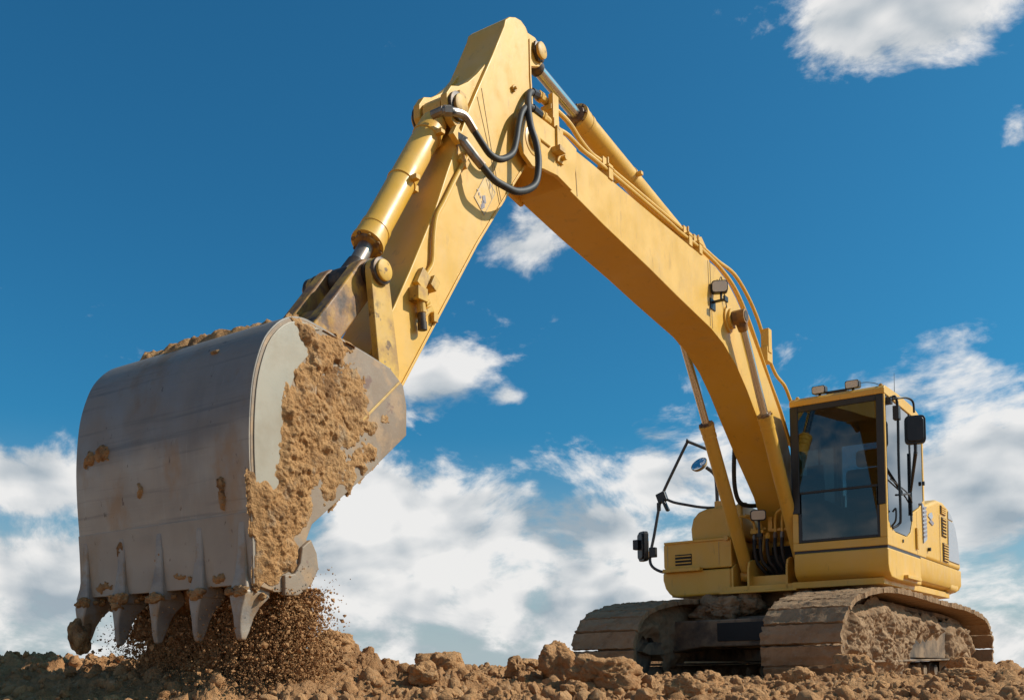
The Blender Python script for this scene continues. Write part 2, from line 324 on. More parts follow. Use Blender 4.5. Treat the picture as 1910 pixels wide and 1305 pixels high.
M['mirror'] = mat('mirror_glass', (0.8, 0.8, 0.8), 0.04, 1.0)
SOILS = [((0.30, 0.14, 0.060), 1.3, 5, 0.44, 0.64, 0.7), ((0.54, 0.305, 0.145), 3.0, 6, 0.40, 0.66, 0.75), ((0.32, 0.17, 0.078), 7.0, 8, 0.50, 0.68, 0.75), ((0.52, 0.37, 0.23), 26.0, 6, 0.57, 0.70, 0.55), ((0.17, 0.095, 0.05), 60.0, 5, 0.58, 0.70, 0.6)]
M['soil'] = layered('soil', (0.49, 0.252, 0.108), SOILS, rough=0.95, spec=0.1, bump=(55, 9, 0.03, 1.0))
M['clod'] = layered('clod_soil', (0.48, 0.248, 0.106), SOILS, rough=0.95, spec=0.1, bump=(70, 9, 0.02, 1.0))
M['cake'] = layered('caked_soil', (0.47, 0.255, 0.108), [((0.55, 0.33, 0.155), 4, 6, 0.44, 0.64, 0.7), ((0.20, 0.105, 0.050), 6.5, 7, 0.50, 0.62, 0.8), ((0.40, 0.30, 0.20), 11, 6, 0.56, 0.68, 0.6), ((0.13, 0.075, 0.04), 40, 6, 0.57, 0.67, 0.7)], rough=0.95, spec=0.1, bump=(60, 9, 0.02, 1.0))
M['falling'] = layered('loose_soil', (0.36, 0.185, 0.080), [((0.46, 0.26, 0.115), 9, 5, 0.45, 0.65, 0.7), ((0.22, 0.12, 0.055), 20, 5, 0.5, 0.7, 0.7)], rough=0.95, spec=0.1)
M['mud'] = layered('dried_mud', (0.31, 0.190, 0.105), [((0.40, 0.265, 0.155), 5, 7, 0.42, 0.66, 0.8), ((0.19, 0.12, 0.068), 9, 8, 0.50, 0.68, 0.75), ((0.30, 0.26, 0.20), 30, 6, 0.58, 0.7, 0.5)], rough=0.93, spec=0.12, bump=(60, 8, 0.012, 0.8))
M['mud_steel'] = layered('muddy_steel', (0.07, 0.06, 0.052), [((0.31, 0.21, 0.13), 3, 8, 0.36, 0.58, 0.95), ((0.12, 0.08, 0.055), 12, 7, 0.5, 0.7, 0.7)], rough=0.85, spec=0.2, bump=(50, 7, 0.008, 0.6))
def glass_mat(name, tintc, gloss=(0.9, 0.95, 1.0), lo=0.06, ior=1.55):
    m = bpy.data.materials.new(name); m.use_nodes = True; nt = m.node_tree; N = nt.nodes; L = nt.links; N.clear()
    fr = N.new('ShaderNodeFresnel'); fr.inputs[0].default_value = ior
    t = N.new('ShaderNodeBsdfTransparent'); t.inputs[0].default_value = (*tintc, 1)
    g = N.new('ShaderNodeBsdfGlossy'); g.inputs[0].default_value = (*gloss, 1); g.inputs['Roughness'].default_value = 0.015
    ad = N.new('ShaderNodeMath'); ad.operation = 'ADD'; ad.use_clamp = True; L.new(fr.outputs[0], ad.inputs[0]); ad.inputs[1].default_value = lo
    x = N.new('ShaderNodeMixShader'); L.new(ad.outputs[0], x.inputs[0]); L.new(t.outputs[0], x.inputs[1]); L.new(g.outputs[0], x.inputs[2])
    o = N.new('ShaderNodeOutputMaterial'); L.new(x.outputs[0], o.inputs[0]); return m
M['glass'] = glass_mat('tinted_glass', (0.24, 0.34, 0.37), lo=0.02)
M['clear_glass'] = glass_mat('rear_glass', (0.8, 0.88, 0.88), lo=0.0)
M['side_glass'] = glass_mat('side_glass', (0.26, 0.30, 0.32), lo=0.26)
M['lens'] = mat('lamp_lens', (0.62, 0.56, 0.47), 0.12, 0.0, Coat_Weight=1.0)

# ================================================================== GROUND
def bump2(x, y, cx, cy, sx, sy, h): return h * np.exp(-(((x - cx) / sx) ** 2 + ((y - cy) / sy) ** 2))
def ground_base(x, y):
    h = -0.16 + 0.16 * np.clip((y - 2.2) / 2.6, 0, 1) ** 0.8
    h = h + 0.05 * np.clip((y - 5.0) / 3.0, 0, 1) - 0.07 * np.clip((y - 14) / 8, 0, 1)
    for b in ((-1.35, 4.85, 0.95, 0.55, 0.16), (-0.85, 5.2, 0.28, 0.4, 0.13), (-2.5, 5.6, 0.8, 0.7, 0.15), (-3.4, 6.5, 1.2, 0.9, 0.10),
              (-0.05, 6.3, 0.55, 0.5, 0.15), (0.55, 5.6, 0.30, 0.35, 0.10), (-0.55, 5.6, 0.25, 0.5, 0.03), (9.2, 14.2, 1.2, 1.5, 0.42), (5.9, 12.4, 0.6, 0.9, 0.16), (8.0, 12.2, 1.0, 0.7, 0.10), (3.2, 7.4, 2.5, 0.9, 0.025), (4.6, 15.6, 2.0, 0.9, 0.5), (2.9, 15.6, 0.8, 0.9, 0.42)):
        h = h + bump2(x, y, *b)
    return h
def ground_h(x, y, fine=True):
    q = np.stack([x, y, np.zeros_like(x)], 1)
    h = ground_base(x, y) + 0.05 * fbm(q * 1.1, 3, 3) + 0.035 * fbm(q * 3.3, 4, 11)
    if fine:
        wx = x + 0.034 * fbm(q * 14, 3, 21); wy = y + 0.034 * fbm(q * 14, 3, 31)
        msk = np.clip(0.6 + 1.2 * fbm(q * 1.6, 2, 77), 0.15, 1)
        rg = 1 + 0.55 * fbm(q * 30, 4, 61, 0.65); wx = wx + 0.018 * fbm(q * 45, 2, 91); wy = wy + 0.018 * fbm(q * 45, 2, 95); m2 = np.clip(0.5 + 1.6 * fbm(q * 2.1, 3, 177), 0.1, 1)
        h = h + msk * domes(wx, wy, 0.22, 100, 0.42, 0.2, 0.62) * 0.5 * rg
        h = h + m2 * domes(wx, wy, 0.10, 200, 0.5, 0.25, 0.75) * 0.6 * rg + (0.4 + 0.6 * m2) * domes(wx, wy, 0.048, 300, 0.6) * 0.7 * rg + domes(wx, wy, 0.022, 400, 0.7) * 0.7
        h = h + 0.017 * fbm(q * 38, 4, 51, 0.72)
    return h
def build_ground():
    nc, nr = 1000, 620
    tt = np.linspace(-1, 1, nc); ang = 0.80 * (0.62 * tt + 0.38 * tt ** 3); yy = 2.6 * (24 / 2.6) ** np.linspace(0, 1, nr)
    T, Y = np.meshgrid(np.tan(ang), yy); X = (T * Y).ravel(); Y = Y.ravel()
    far = np.clip((Y - 17) / 6, 0, 1)
    eg = np.clip((np.abs(np.repeat(ang[None], nr, 0).ravel()) - 0.64) / 0.16, 0, 1); eg = np.maximum(eg, np.clip((3.0 - Y) / 0.4, 0, 1)); eg = eg * eg * (3 - 2 * eg)
    H = ground_h(X, Y) * (1 - far) + far * (-0.12); H = H * (1 - eg) + (-0.5) * eg
    idx = np.arange(nc * nr).reshape(nr, nc)
    F = np.stack([idx[:-1, :-1], idx[:-1, 1:], idx[1:, 1:], idx[1:, :-1]], -1).reshape(-1, 4)
    g = link('ground', np_mesh('ground', np.stack([X, Y, H], 1), F), M['soil']); tag(g, kind='structure')
    # the plain that runs on to the horizon, under and around the dug-up ground
    n = 120; t = np.linspace(-1, 1, n); s = np.sign(t) * (np.abs(t) ** 4 * 6000 + np.abs(t) * 30)
    X, Y = np.meshgrid(s, s + 10); X = X.ravel(); Y = Y.ravel(); q = np.stack([X, Y, 0 * X], 1)
    r = np.hypot(X, Y - 10); H = -0.30 + 0.05 * fbm(q * 0.4, 3, 5) - 0.15 * np.clip(1 - np.hypot(X, Y) / 6, 0, 1)
    idx = np.arange(n * n).reshape(n, n)
    F = np.stack([idx[:-1, :-1], idx[:-1, 1:], idx[1:, 1:], idx[1:, :-1]], -1).reshape(-1, 4)
    tag(link('plain', np_mesh('plain', np.stack([X, Y, H], 1), F), M['soil']), kind='structure')
build_ground()
def scatter(name, n, pos, size, sub, mat_, label, cat, rough=0.5, variants=10):
    """many small clods joined in one mesh"""
    VS, FS = [], []; base = [lump((1, 1, 1), sub, 900 + k, rough) for k in range(variants)]; off = 0
    qt = rng.normal(size=(n, 4)); qt /= np.linalg.norm(qt, axis=1)[:, None]; w, x, y, z = qt.T
    rm = np.stack([1 - 2 * (y * y + z * z), 2 * (x * y - z * w), 2 * (x * z + y * w), 2 * (x * y + z * w), 1 - 2 * (x * x + z * z), 2 * (y * z - x * w), 2 * (x * z - y * w), 2 * (y * z + x * w), 1 - 2 * (x * x + y * y)], 1).reshape(n, 3, 3)
    sc3 = np.asarray(size)[:, None] * rng.uniform(0.75, 1.25, (n, 3))
    for k in range(variants):
        i = np.arange(k, n, variants); v, f = base[k]
        if not len(i): continue
        V = np.einsum('nij,nmj->nmi', rm[i], v[None] * sc3[i][:, None, :]) + np.asarray(pos)[i][:, None, :]
        VS.append(V.reshape(-1, 3)); FS.append((f[None] + (np.arange(len(i)) * len(v))[:, None, None] + off).reshape(-1, 3)); off += len(i) * len(v)
    me = np_mesh(name, np.concatenate(VS), np.concatenate(FS), smooth=True, angle=50)
    return tag(link(name, me, mat_), label, cat, kind='stuff')
def clods_small():
    n = 7500; y = 2.9 * (13 / 2.9) ** rng.uniform(0, 1, n); x = np.tan(rng.uniform(-0.52, 0.52, n)) * y
    keep = ~((np.abs(x - 5.5) < 3.4) & (y > 10.2)); x, y = x[keep], y[keep]; n = len(x)
    s = 0.007 + 0.030 * rng.uniform(0, 1, n) ** 4
    z = ground_h(x, y) + s * 0.15
    scatter('loose_clods', n, np.stack([x, y, z], 1), s, 2, M['clod'], 'small loose crumbs of brown soil strewn over the dug ground', 'soil crumbs', 0.6)
clods_small()
# the larger clods one can point at: x, y, size xyz, sink, label
CLODS = [
    (0.255, 5.75, (0.088, 0.09, 0.105), 0.0, 'tall upright brown clod standing alone left of the far track'),
    (0.49, 5.30, (0.155, 0.16, 0.098), 0.03, 'largest rounded soil clod, in front of the far track'),
    (-0.44, 6.1, (0.125, 0.11, 0.085), 0.02, 'flat-topped soil block standing against the sky near the middle'),
    (-0.90, 5.05, (0.075, 0.07, 0.06), 0.02, 'rounded clod on the crest right of the falling soil'),
    (-0.20, 5.3, (0.055, 0.06, 0.045), 0.01, 'clod on the slope left of the tall upright clod'),
    (0.02, 5.9, (0.05, 0.05, 0.06), 0.01, 'small knobbly clod on the skyline near the middle'),
    (0.14, 6.6, (0.14, 0.09, 0.05), 0.01, 'long low clod on the skyline behind the tall upright clod'),
    (2.92, 8.55, (0.15, 0.13, 0.13), 0.03, 'blocky brown clod lying at the front of the near track'),
    (3.55, 8.9, (0.085, 0.06, 0.05), 0.01, 'pale flat clod at the outer edge of the near track'),
    (5.15, 11.2, (0.22, 0.17, 0.13), 0.03, 'low rounded clod beside the rear end of the near track'),
    (4.45, 9.9, (0.10, 0.09, 0.11), 0.02, 'upright clod under the rear rollers of the near track'),
    (3.15, 7.1, (0.11, 0.09, 0.045), 0.02, 'pale flat clod low in the foreground below the near track'),
    (2.05, 7.2, (0.085, 0.08, 0.06), 0.02, 'round clod in the foreground below the near track front left corner'),
    (1.25, 6.4, (0.07, 0.07, 0.06), 0.02, 'small round clod between the largest clod and the near track'),
    (6.55, 13.3, (0.14, 0.12, 0.12), 0.02, 'clod on the rise at the right edge of the picture'),
    (-2.15, 5.2, (0.07, 0.06, 0.05), 0.01, 'small clod on the left bank beside the dirt-tipped tooth'),
    (-0.42, 4.65, (0.06, 0.055, 0.045), 0.01, 'small clod on the lower slope right of the fallen soil'),
    (0.82, 4.75, (0.075, 0.07, 0.06), 0.02, 'clod at the lower picture edge right of the largest clod'),
    (0.30, 4.8, (0.065, 0.06, 0.045), 0.01, 'flat clod at the lower picture edge left of the largest clod'),
]
for i, (x, y, s, sink, lab) in enumerate(CLODS):
    z = float(ground_h(np.array([x]), np.array([y]), False)[0]) + s[2] * 0.72 - sink + 0.02
    v, f = lump(s, 5, 30 + i, 0.55)
    o = link('soil_clod', np_mesh('soil_clod', v, f), M['clod']); o.location = (x, y, z); o.rotation_euler = (0, 0, i * 1.3)
    tag(o, lab, 'clod', 'larger soil clods on the dug ground')

# ================================================================== EXCAVATOR
ex = empty('excavator', ROOT); ex.rotation_euler = MU.to_euler()
tag(ex, 'yellow crawler excavator tipping soil from its raised bucket', 'excavator')
PA, PW, PR = M['paint'], M['paint_worn'], M['paint_rust']

# ---- boom
BW = 0.20
boom_prof = [(6.03, 4.07), (5.70, 4.085), (5.19, 4.09), (4.39, 4.08), (3.4, 4.07), (2.75, 4.07), (2.48, 4.02), (2.25, 3.92), (1.91, 3.72), (1.65, 3.52), (1.31, 3.25), (1.02, 3.00), (0.76, 2.70),
             (0.42, 2.22), (0.26, 1.98), (0.16, 1.82), (0.20, 1.70), (0.32, 1.66), (0.50, 1.78), (0.81, 2.14), (1.39, 2.56), (1.83, 2.90), (2.0, 3.04), (2.27, 3.22), (2.6, 3.36), (2.9, 3.43), (3.68, 3.52), (4.21, 3.59), (4.99, 3.675), (5.52, 3.75), (5.56, 3.76)]
boom = MB().prism(boom_prof[1:], -BW, BW).build('boom', PA, ex, 0.007)
for s in (-1, 1):                                                    # fork cheeks that clasp the arm
    cheek = [(5.52, 3.735), (5.72, 3.765), (5.90, 3.74), (6.05, 3.70), (6.16, 3.74), (6.22, 3.84), (6.21, 3.95), (6.14, 4.04), (6.03, 4.085), (5.6, 4.10), (5.44, 4.075), (5.46, 3.9)]
    MB().prism(cheek, s * 0.196, s * 0.228).build('fork_cheek', PA, boom, 0.005)
    MB().lathe((s * 0.22, 6.04, 3.88), (s * 1, 6.04, 3.88), [(0, 0.10), (0.012, 0.10), (0.015, 0.09)], 28).build('pin_boss', PA, boom)
    MB().lathe((s * 0.23, 6.04, 3.88), (s * 1, 6.04, 3.88), [(0, 0.065), (0.022, 0.065), (0.026, 0.05)], 24).build('pin_cap', PW, boom)
    MB().prism([(3.15, 4.06), (2.98, 4.30), (2.88, 4.34), (2.78, 4.28), (2.62, 4.04)], s * 0.085, s * 0.115).build('cylinder_bracket', PA, boom, 0.004)
    MB().lathe((s * BW, 0.34, 1.84), (s * 1, 0.34, 1.84), [(0, 0.17), (0.05, 0.17), (0.055, 0.15)], 28).build('foot_boss', PA, boom)
    MB().lathe((s * 0.19, 2.46, 3.64), (s * 1, 2.46, 3.64), [(0, 0.13), (0.03, 0.13), (0.035, 0.10), (0.06, 0.10)], 24).build('cylinder_boss', PA, boom)
wb = MB()
for (y, z0, z1) in ((5.40, 3.745, 4.08), (2.92, 3.45, 4.065), (2.87, 3.44, 4.065)): wb.tube([(-BW - 0.001, y, z0), (-BW - 0.001, y + 0.03, z1)], 0.0035, 6, 0)
split(wb, 'weld_seam', M['decal_faded'], boom)
p1 = [(5.82, 4.34), (5.60, 4.345), (5.38, 4.33), (5.22, 4.27), (5.05, 4.235), (4.87, 4.24), (4.24, 4.24), (3.35, 4.235), (3.03, 4.23), (2.54, 4.215), (2.10, 4.22), (1.72, 4.10), (1.42, 3.92), (1.25, 3.74), (1.10, 3.58), (0.90, 3.46), (0.62, 3.40), (0.42, 3.27)]
p2 = [(5.92, 4.15), (5.77, 4.15), (5.63, 4.155), (5.49, 4.17), (5.27, 4.15), (5.0, 4.155), (3.85, 4.145), (3.57, 4.135), (3.07, 4.14), (2.6, 4.11), (2.22, 4.02), (1.90, 3.83), (1.58, 3.57), (1.28, 3.31), (0.96, 3.06), (0.6, 2.7)]
MB().tube([(-0.13, y, z) for y, z in p1], 0.019, 10, 5).build('hydraulic_pipe', PA, boom)
MB().tube([(-0.185, y, z) for y, z in p2], 0.017, 10, 5).build('hydraulic_pipe', PA, boom)
MB().tube([(-0.155, y, z + 0.02) for y, z in p2[4:]], 0.011, 8, 5).build('hydraulic_pipe', PA, boom)
MB().tube([(0.13, y, z + 0.01) for y, z in p2[2:]], 0.017, 8, 5).build('hydraulic_pipe', PA, boom)
for (y, z) in ((4.87, 4.17), (3.35, 4.16), (3.12, 4.16)):
    c = MB().bx(-0.21, -0.10, y - 0.035, y + 0.035, z - 0.09, z + 0.03); c.bx(-0.215, -0.105, y - 0.05, y + 0.05, z - 0.002, z + 0.012)
    for xx in (-0.125, -0.19): c.cyl((xx, y + 0.02, z + 0.02), (xx, y + 0.02, z + 0.085), 0.011, 8)
    c.bx(-0.155, -0.105, y - 0.03, y + 0.03, z + 0.03, z + 0.105)
    c.build('pipe_clamp', PA, boom, 0.004)
c = MB().bx(-0.20, -0.09, 1.20, 1.36, 3.50, 3.66); c.bx(-0.21, -0.12, 1.24, 1.34, 3.60, 3.86)
c.build('pipe_clamp', PA, boom, 0.006)
# pipe ends and fittings at the head
c = MB()
for (x, y, z) in ((-0.13, 5.80, 4.34), (-0.185, 5.86, 4.15)):
    c.cyl((x, y - 0.10, z), (x - 0.005, y + 0.02, z), 0.030, 8); c.cyl((x, y - 0.03, z), (x, y + 0.0, z), 0.042, 6); c.bx(x - 0.035, x + 0.035, y - 0.19, y - 0.12, z - 0.035, z + 0.035)
c.bx(-0.20, -0.16, 5.64, 5.72, 4.02, 4.38); c.bx(-0.19, -0.10, 5.63, 5.73, 4.26, 4.30)
c.build('pipe_bracket', PA, boom, 0.004)
c = MB().bx(-0.245, -0.225, 5.66, 5.74, 3.86, 4.12).bx(-0.30, -0.225, 5.72, 5.80, 3.90, 3.94).cyl((-0.23, 5.83, 3.93), (-0.23, 6.02, 3.93), 0.012, 8).cyl((-0.23, 5.68, 3.9), (-0.28, 5.68, 3.9), 0.02, 6)
c.build('lock_bracket', PW, boom, 0.003)
# work lamp on the boom side
def lamp(parent, c, w, h, d, rz, tiltx=0.0, name='work_lamp'):
    rot = Matrix.Rotation(rz, 3, 'Z') @ Matrix.Rotation(tiltx, 3, 'X'); c = Vector(c)
    def tf(mb): mb.v = [tuple(rot @ Vector(p) + c) for p in mb.v]; return mb
    r = 0.25 * h; out = []
    for (sx, sz) in ((1, 1), (-1, 1), (-1, -1), (1, -1)):
        for k in range(4):
            th = {(1, 1): 0, (-1, 1): 90, (-1, -1): 180, (1, -1): 270}[(sx, sz)] + k * 30
            out.append((sx * (w / 2 - r) + r * math.cos(R(th)), sz * (h / 2 - r) + r * math.sin(R(th))))
    b = MB().prism_y(out, -d * 0.45, d * 0.5); b.prism_y([(x * 0.6, z * 0.6) for x, z in out], -d, -d * 0.45)
    o = tf(b).build(name, M['black'], parent, 0.004)
    tf(MB().prism_y([(x * 0.87, z * 0.84) for x, z in out], d * 0.5, d * 0.5 + 0.006)).build('lamp_lens', M['lens'], o if parent.parent is None else parent, 0.002)
    return o
lamp(boom, (-0.275, 2.86, 3.82), 0.155, 0.118, 0.07, R(26), R(-4))
MB().bx(-0.33, -0.20, 2.84, 2.88, 3.685, 3.70).cyl((-0.29, 2.86, 3.69), (-0.29, 2.86, 3.78), 0.012, 8).bx(-0.345, -0.325, 2.82, 2.90, 3.67, 3.72).bx(-0.21, -0.199, 2.80, 2.92, 3.62, 3.72).build('lamp_bracket', M['black'], boom, 0.002)
MB().tube([(-0.24, 2.80, 3.86), (-0.23, 2.70, 3.98), (-0.225, 2.62, 3.86), (-0.225, 2.56, 3.72)], 0.005, 6).build('lamp_cable', M['rubber'], boom)

# ---- arm
AW = 0.16
arm_prof = [(6.27, 4.59), (6.25, 4.645), (6.20, 4.69), (6.13, 4.725), (6.06, 4.74), (6.00, 4.725), (5.965, 4.69), (5.955, 4.62), (5.955, 4.40), (5.94, 4.20), (5.92, 3.98), (5.93, 3.88), (5.97, 3.82), (6.2, 3.53), (6.64, 2.965), (7.13, 2.27), (7.39, 1.90), (7.58, 1.64), (7.66, 1.58), (7.76, 1.59), (7.83, 1.66), (7.84, 1.76), (7.79, 1.86), (7.66, 2.02),
            (7.45, 2.34), (7.30, 2.60), (7.06, 3.04), (6.93, 3.33), (6.78, 3.64), (6.68, 3.85), (6.54, 4.10), (6.42, 4.31)]
arm = MB().prism(arm_prof, -AW, AW).build('arm', PA, ex, 0.008)
lip = [(5.955, 4.40), (5.955, 4.66), (5.972, 4.66), (5.972, 4.40), (5.957, 4.20), (5.937, 3.98), (5.945, 3.885), (5.985, 3.83), (6.214, 3.54), (6.654, 2.975), (7.144, 2.28), (7.404, 1.91), (7.60, 1.65), (7.585, 1.64), (7.39, 1.90), (7.13, 2.27), (6.64, 2.965), (6.2, 3.53), (5.97, 3.82), (5.93, 3.88), (5.92, 3.98), (5.94, 4.20)]
for s in (-1, 1): MB().prism([(y - 0.004, z - 0.003) for y, z in lip], s * (AW - 0.01), s * (AW + 0.009)).build('edge_flange', PA, arm, 0.003)
for s in (-1, 1):
    MB().prism([(6.44, 4.27), (6.56, 4.13), (6.66, 4.03), (6.76, 3.955), (6.84, 3.92), (6.89, 3.85), (6.89, 3.77), (6.84, 3.70), (6.76, 3.66), (6.66, 3.80), (6.60, 3.95)], s * 0.085, s * 0.135).build('cylinder_lug', PA, arm, 0.006)
    MB().lathe((s * 0.13, 6.79, 3.805), (s * 1, 6.79, 3.805), [(0, 0.088), (0.028, 0.088), (0.032, 0.075)], 24).build('pin_collar', M['grease'], arm)
    MB().lathe((s * 0.158, 6.79, 3.805), (s * 1, 6.79, 3.805), [(0, 0.066), (0.022, 0.066), (0.027, 0.055)], 24).build('pin_cap', PW, arm)
    MB().prism([(5.98, 4.70), (5.86, 4.785), (5.76, 4.80), (5.67, 4.76), (5.65, 4.68), (5.71, 4.61), (5.84, 4.55), (5.98, 4.44)], s * 0.05, s * 0.085).build('cylinder_lug', PA, arm, 0.005)
    MB().lathe((s * 0.08, 5.74, 4.70), (s * 1, 5.74, 4.70), [(0, 0.06), (0.012, 0.075), (0.03, 0.075), (0.034, 0.062)], 6).build('pin_collar', M['grease'], arm)
    MB().lathe((s * 0.112, 5.74, 4.70), (s * 1, 5.74, 4.70), [(0, 0.058), (0.022, 0.058), (0.028, 0.045)], 20).build('pin_cap', PW, arm)
    MB().lathe((s * (AW - .01), 7.60, 1.93), (s * 1, 7.60, 1.93), [(0, 0.10), (0.03, 0.10), (0.035, 0.08)], 24).build('lever_boss', PW, arm)
MB().prism([(6.47, 4.20), (6.58, 4.09), (6.67, 4.0), (6.74, 3.93), (6.72, 3.86), (6.64, 3.88), (6.58, 3.98)], -0.09, 0.09).build('lug_web', PA, arm, 0.006)
c = MB().bx(-0.155, -0.128, 6.71, 6.78, 3.885, 3.915).bx(-0.155, -0.128, 6.70, 6.73, 3.74, 3.90).cyl((-0.16, 6.715, 3.86), (-0.15, 6.715, 3.86), 0.018, 6); c.build('pin_lock', PW, arm, 0.003)
MB().bx(-AW - 0.02, -AW, 6.16, 6.20, 4.18, 4.22, Matrix.Rotation(R(45), 3, 'X')).lathe((-AW - 0.015, 6.18, 4.2), (-1, 6.18, 4.2), [(0, 0.012), (0.02, 0.010)], 8).build('grease_fitting', PW, arm, 0.003)
ws = MB().tube([(-AW - 0.001, 6.60, 3.95), (-AW - 0.001, 6.46, 3.62), (-AW - 0.001, 6.36, 3.32)], 0.0025, 6, 0).tube([(-AW - 0.001, 6.55, 4.03), (-AW - 0.001, 6.43, 3.6), (-AW - 0.001, 6.34, 3.35)], 0.0025, 6, 0); split(ws, 'weld_seam', M['decal_faded'], arm)
# pipe along the arm, its clamp and the capped valve
apipe = [(6.70, 3.56), (6.81, 3.40), (6.90, 3.26), (7.00, 3.10), (7.07, 2.99), (7.10, 2.85), (7.115, 2.70), (7.165, 2.62), (7.20, 2.575), (7.25, 2.52)]
MB().tube([(-0.180, y, z) for y, z in apipe], 0.014, 10, 4).build('hydraulic_pipe', PA, arm)
c = MB().bx(-0.20, -AW, 7.18, 7.26, 2.50, 2.62, Matrix.Rotation(R(30), 3, 'X')).bx(-0.215, -AW, 7.10, 7.16, 2.52, 2.60, Matrix.Rotation(R(30), 3, 'X'))
c.bx(-0.235, -AW + .01, 7.23, 7.32, 2.41, 2.49).bx(-0.21, -AW, 7.14, 7.25, 2.36, 2.39, Matrix.Rotation(R(-35), 3, 'X')).bx(-0.19, -AW, 7.08, 7.12, 2.34, 2.40)
c.cyl((-0.20, 7.26, 2.45), (-0.20, 7.25, 2.35), 0.028, 10).cyl((-0.21, 7.235, 2.40), (-0.21, 7.20, 2.43), 0.02, 6)
c.build('pipe_clamp', PW, arm, 0.004)
MB().lathe((-0.20, 7.252, 2.36), (-0.20, 7.24, 2.2), [(0, 0.024), (0.06, 0.024), (0.062, 0.028), (0.11, 0.028), (0.113, 0.02)], 12).build('valve_cap', M['grease'], arm)
c = MB().bx(-0.19, -AW, 6.74, 6.82, 3.42, 3.48, Matrix.Rotation(R(30), 3, 'X')).bx(-0.20, -AW, 6.82, 6.90, 3.54, 3.62, Matrix.Rotation(R(30), 3, 'X')); split(c, 'hose_fitting', PA, arm, 0.003)
# warning decal: a faded diamond with a triangle
def flat(pts, x, m, name, parent):
    me = bpy.data.meshes.new(name); me.from_pydata([(x, y, z) for y, z in pts], [], [tuple(range(len(pts)))]); return link(name, me, m, parent)
def outline(poly, w, x):
    cy = sum(p[0] for p in poly) / len(poly); cz = sum(p[1] for p in poly) / len(poly); n = len(poly)
    inn = [(cy + (y - cy) * (1 - w), cz + (z - cz) * (1 - w)) for y, z in poly]
    return [(x, y, z) for y, z in poly] + [(x, y, z) for y, z in inn], [(i, (i + 1) % n, n + (i + 1) % n, n + i) for i in range(n)]
DI = [(6.52, 3.475), (6.655, 3.275), (6.545, 3.195), (6.41, 3.395)]; TR = [(6.52, 3.445), (6.435, 3.475), (6.455, 3.33)]
flat(DI, -AW - 0.0025, M['decal_yellow'], 'warning_decal', arm)
MB().add(*outline(DI, 0.07, -AW - 0.004)).add(*outline(TR, 0.17, -AW - 0.0045)).build('decal_border', M['decal_faded'], arm)
mk = MB()
for (y, z, a, b) in ((6.545, 3.30, 0.022, 0.03), (6.555, 3.265, 0.016, 0.028), (6.57, 3.245, 0.012, 0.02), (6.60, 3.315, 0.007, 0.012), (6.585, 3.30, 0.007, 0.01), (6.615, 3.335, 0.006, 0.01), (6.475, 3.415, 0.005, 0.022)):
    mk.add([(-AW - 0.0055, y - a, z - b * .6), (-AW - 0.0055, y + a * .6, z - b), (-AW - 0.0055, y + a, z + b * .5), (-AW - 0.0055, y - a * .5, z + b)], [(0, 1, 2, 3)])
split(mk, 'decal_print', M['decal_dark'], arm)

# ---- hydraulic cylinders
def cylinder(name, pa, pb, split, rr, rb, rod_at_b, mat_b=PA, rodm=None, label=None, rings=()):
    """pa..pb pin to pin; barrel on the pa side up to split (0..1)"""
    pa, pb = Vector(pa), Vector(pb); ln = (pb - pa).length; s = split * ln
    e = MB().lathe(pa, pb, [(rb * 0.9, rb * 0.55), (rb * 1.3, rb * 0.98), (rb * 1.5, rb), (s - 0.16, rb), (s - 0.155, rb * 1.07), (s - 0.12, rb * 1.07), (s - 0.118, rb * 1.03), (s - 0.09, rb * 1.03), (s - 0.088, rb * 1.09), (s - 0.03, rb * 1.09), (s - 0.028, rb * 1.16), (s - 0.004, rb * 1.16), (s, rb * 0.9)], 32)
    e.cyl(pa + Vector((-0.07, 0, 0)), pa + Vector((0.07, 0, 0)), rb * 1.0, 24)
    o = e.build(name, mat_b, ex)
    d = (pb - pa).normalized(); g = pa + d * s
    bl = MB(); a = d.orthogonal().normalized(); b = d.cross(a)
    for k in range(8):
        q = g + (a * math.cos(k * math.pi / 4) + b * math.sin(k * math.pi / 4)) * rb * 0.98
        bl.cyl(q - d * 0.012, q + d * 0.012, 0.011, 6)
    bl.lathe(g, g + d, [(-0.002, rr * 1.75), (0.016, rr * 1.6), (0.02, rr * 1.1)], 24)
    bl.build('gland', PR, o)
    MB().lathe(g, pb, [(0, rr), (ln - s - rr * 1.2, rr)], 24).build('rod', rodm or M['chrome'], o)
    MB().cyl(pb + Vector((-0.06, 0, 0)), pb + Vector((0.06, 0, 0)), rr * 1.75, 24).lathe(pb, pa, [(rr * 1.0, rr * 1.45), (rr * 3.4, rr * 1.2), (rr * 3.6, rr * 1.02)], 24).build('rod_eye', PR if rb < .085 else M['grease'], o)
    for t, w in rings:
        q = pa + d * (ln * t); MB().lathe(q, q + d, [(-w, rb * 1.0), (-w, rb * 1.07), (w, rb * 1.07), (w, rb * 1.0)], 28).bx(q.x - 0.03, q.x + 0.03, q.y - rb * 1.25 - 0.02, q.y - rb * 0.9, q.z - 0.02, q.z + 0.02).bx(q.x + rb * .9, q.x + rb * 1.3 + .02, q.y - .02, q.y + .02, q.z - .015, q.z + .015).bx(q.x - rb * 1.3 - .02, q.x - rb * .9, q.y - .02, q.y + .02, q.z - .015, q.z + .015).build('band', mat_b, o, 0.003)
    return o
LP = (7.67, 2.45)
cylinder('bucket_cylinder', (0, 6.79, 3.805), (0, *LP), 0.80, 0.046, 0.086, True, PA, M['dull_chrome'], rings=((0.155, 0.014), (0.44, 0.008)))
cylinder('arm_cylinder', (0, 2.88, 4.22), (0, 5.74, 4.70), 0.755, 0.045, 0.088, True, PA, M['chrome'], rings=((0.45, 0.01),))
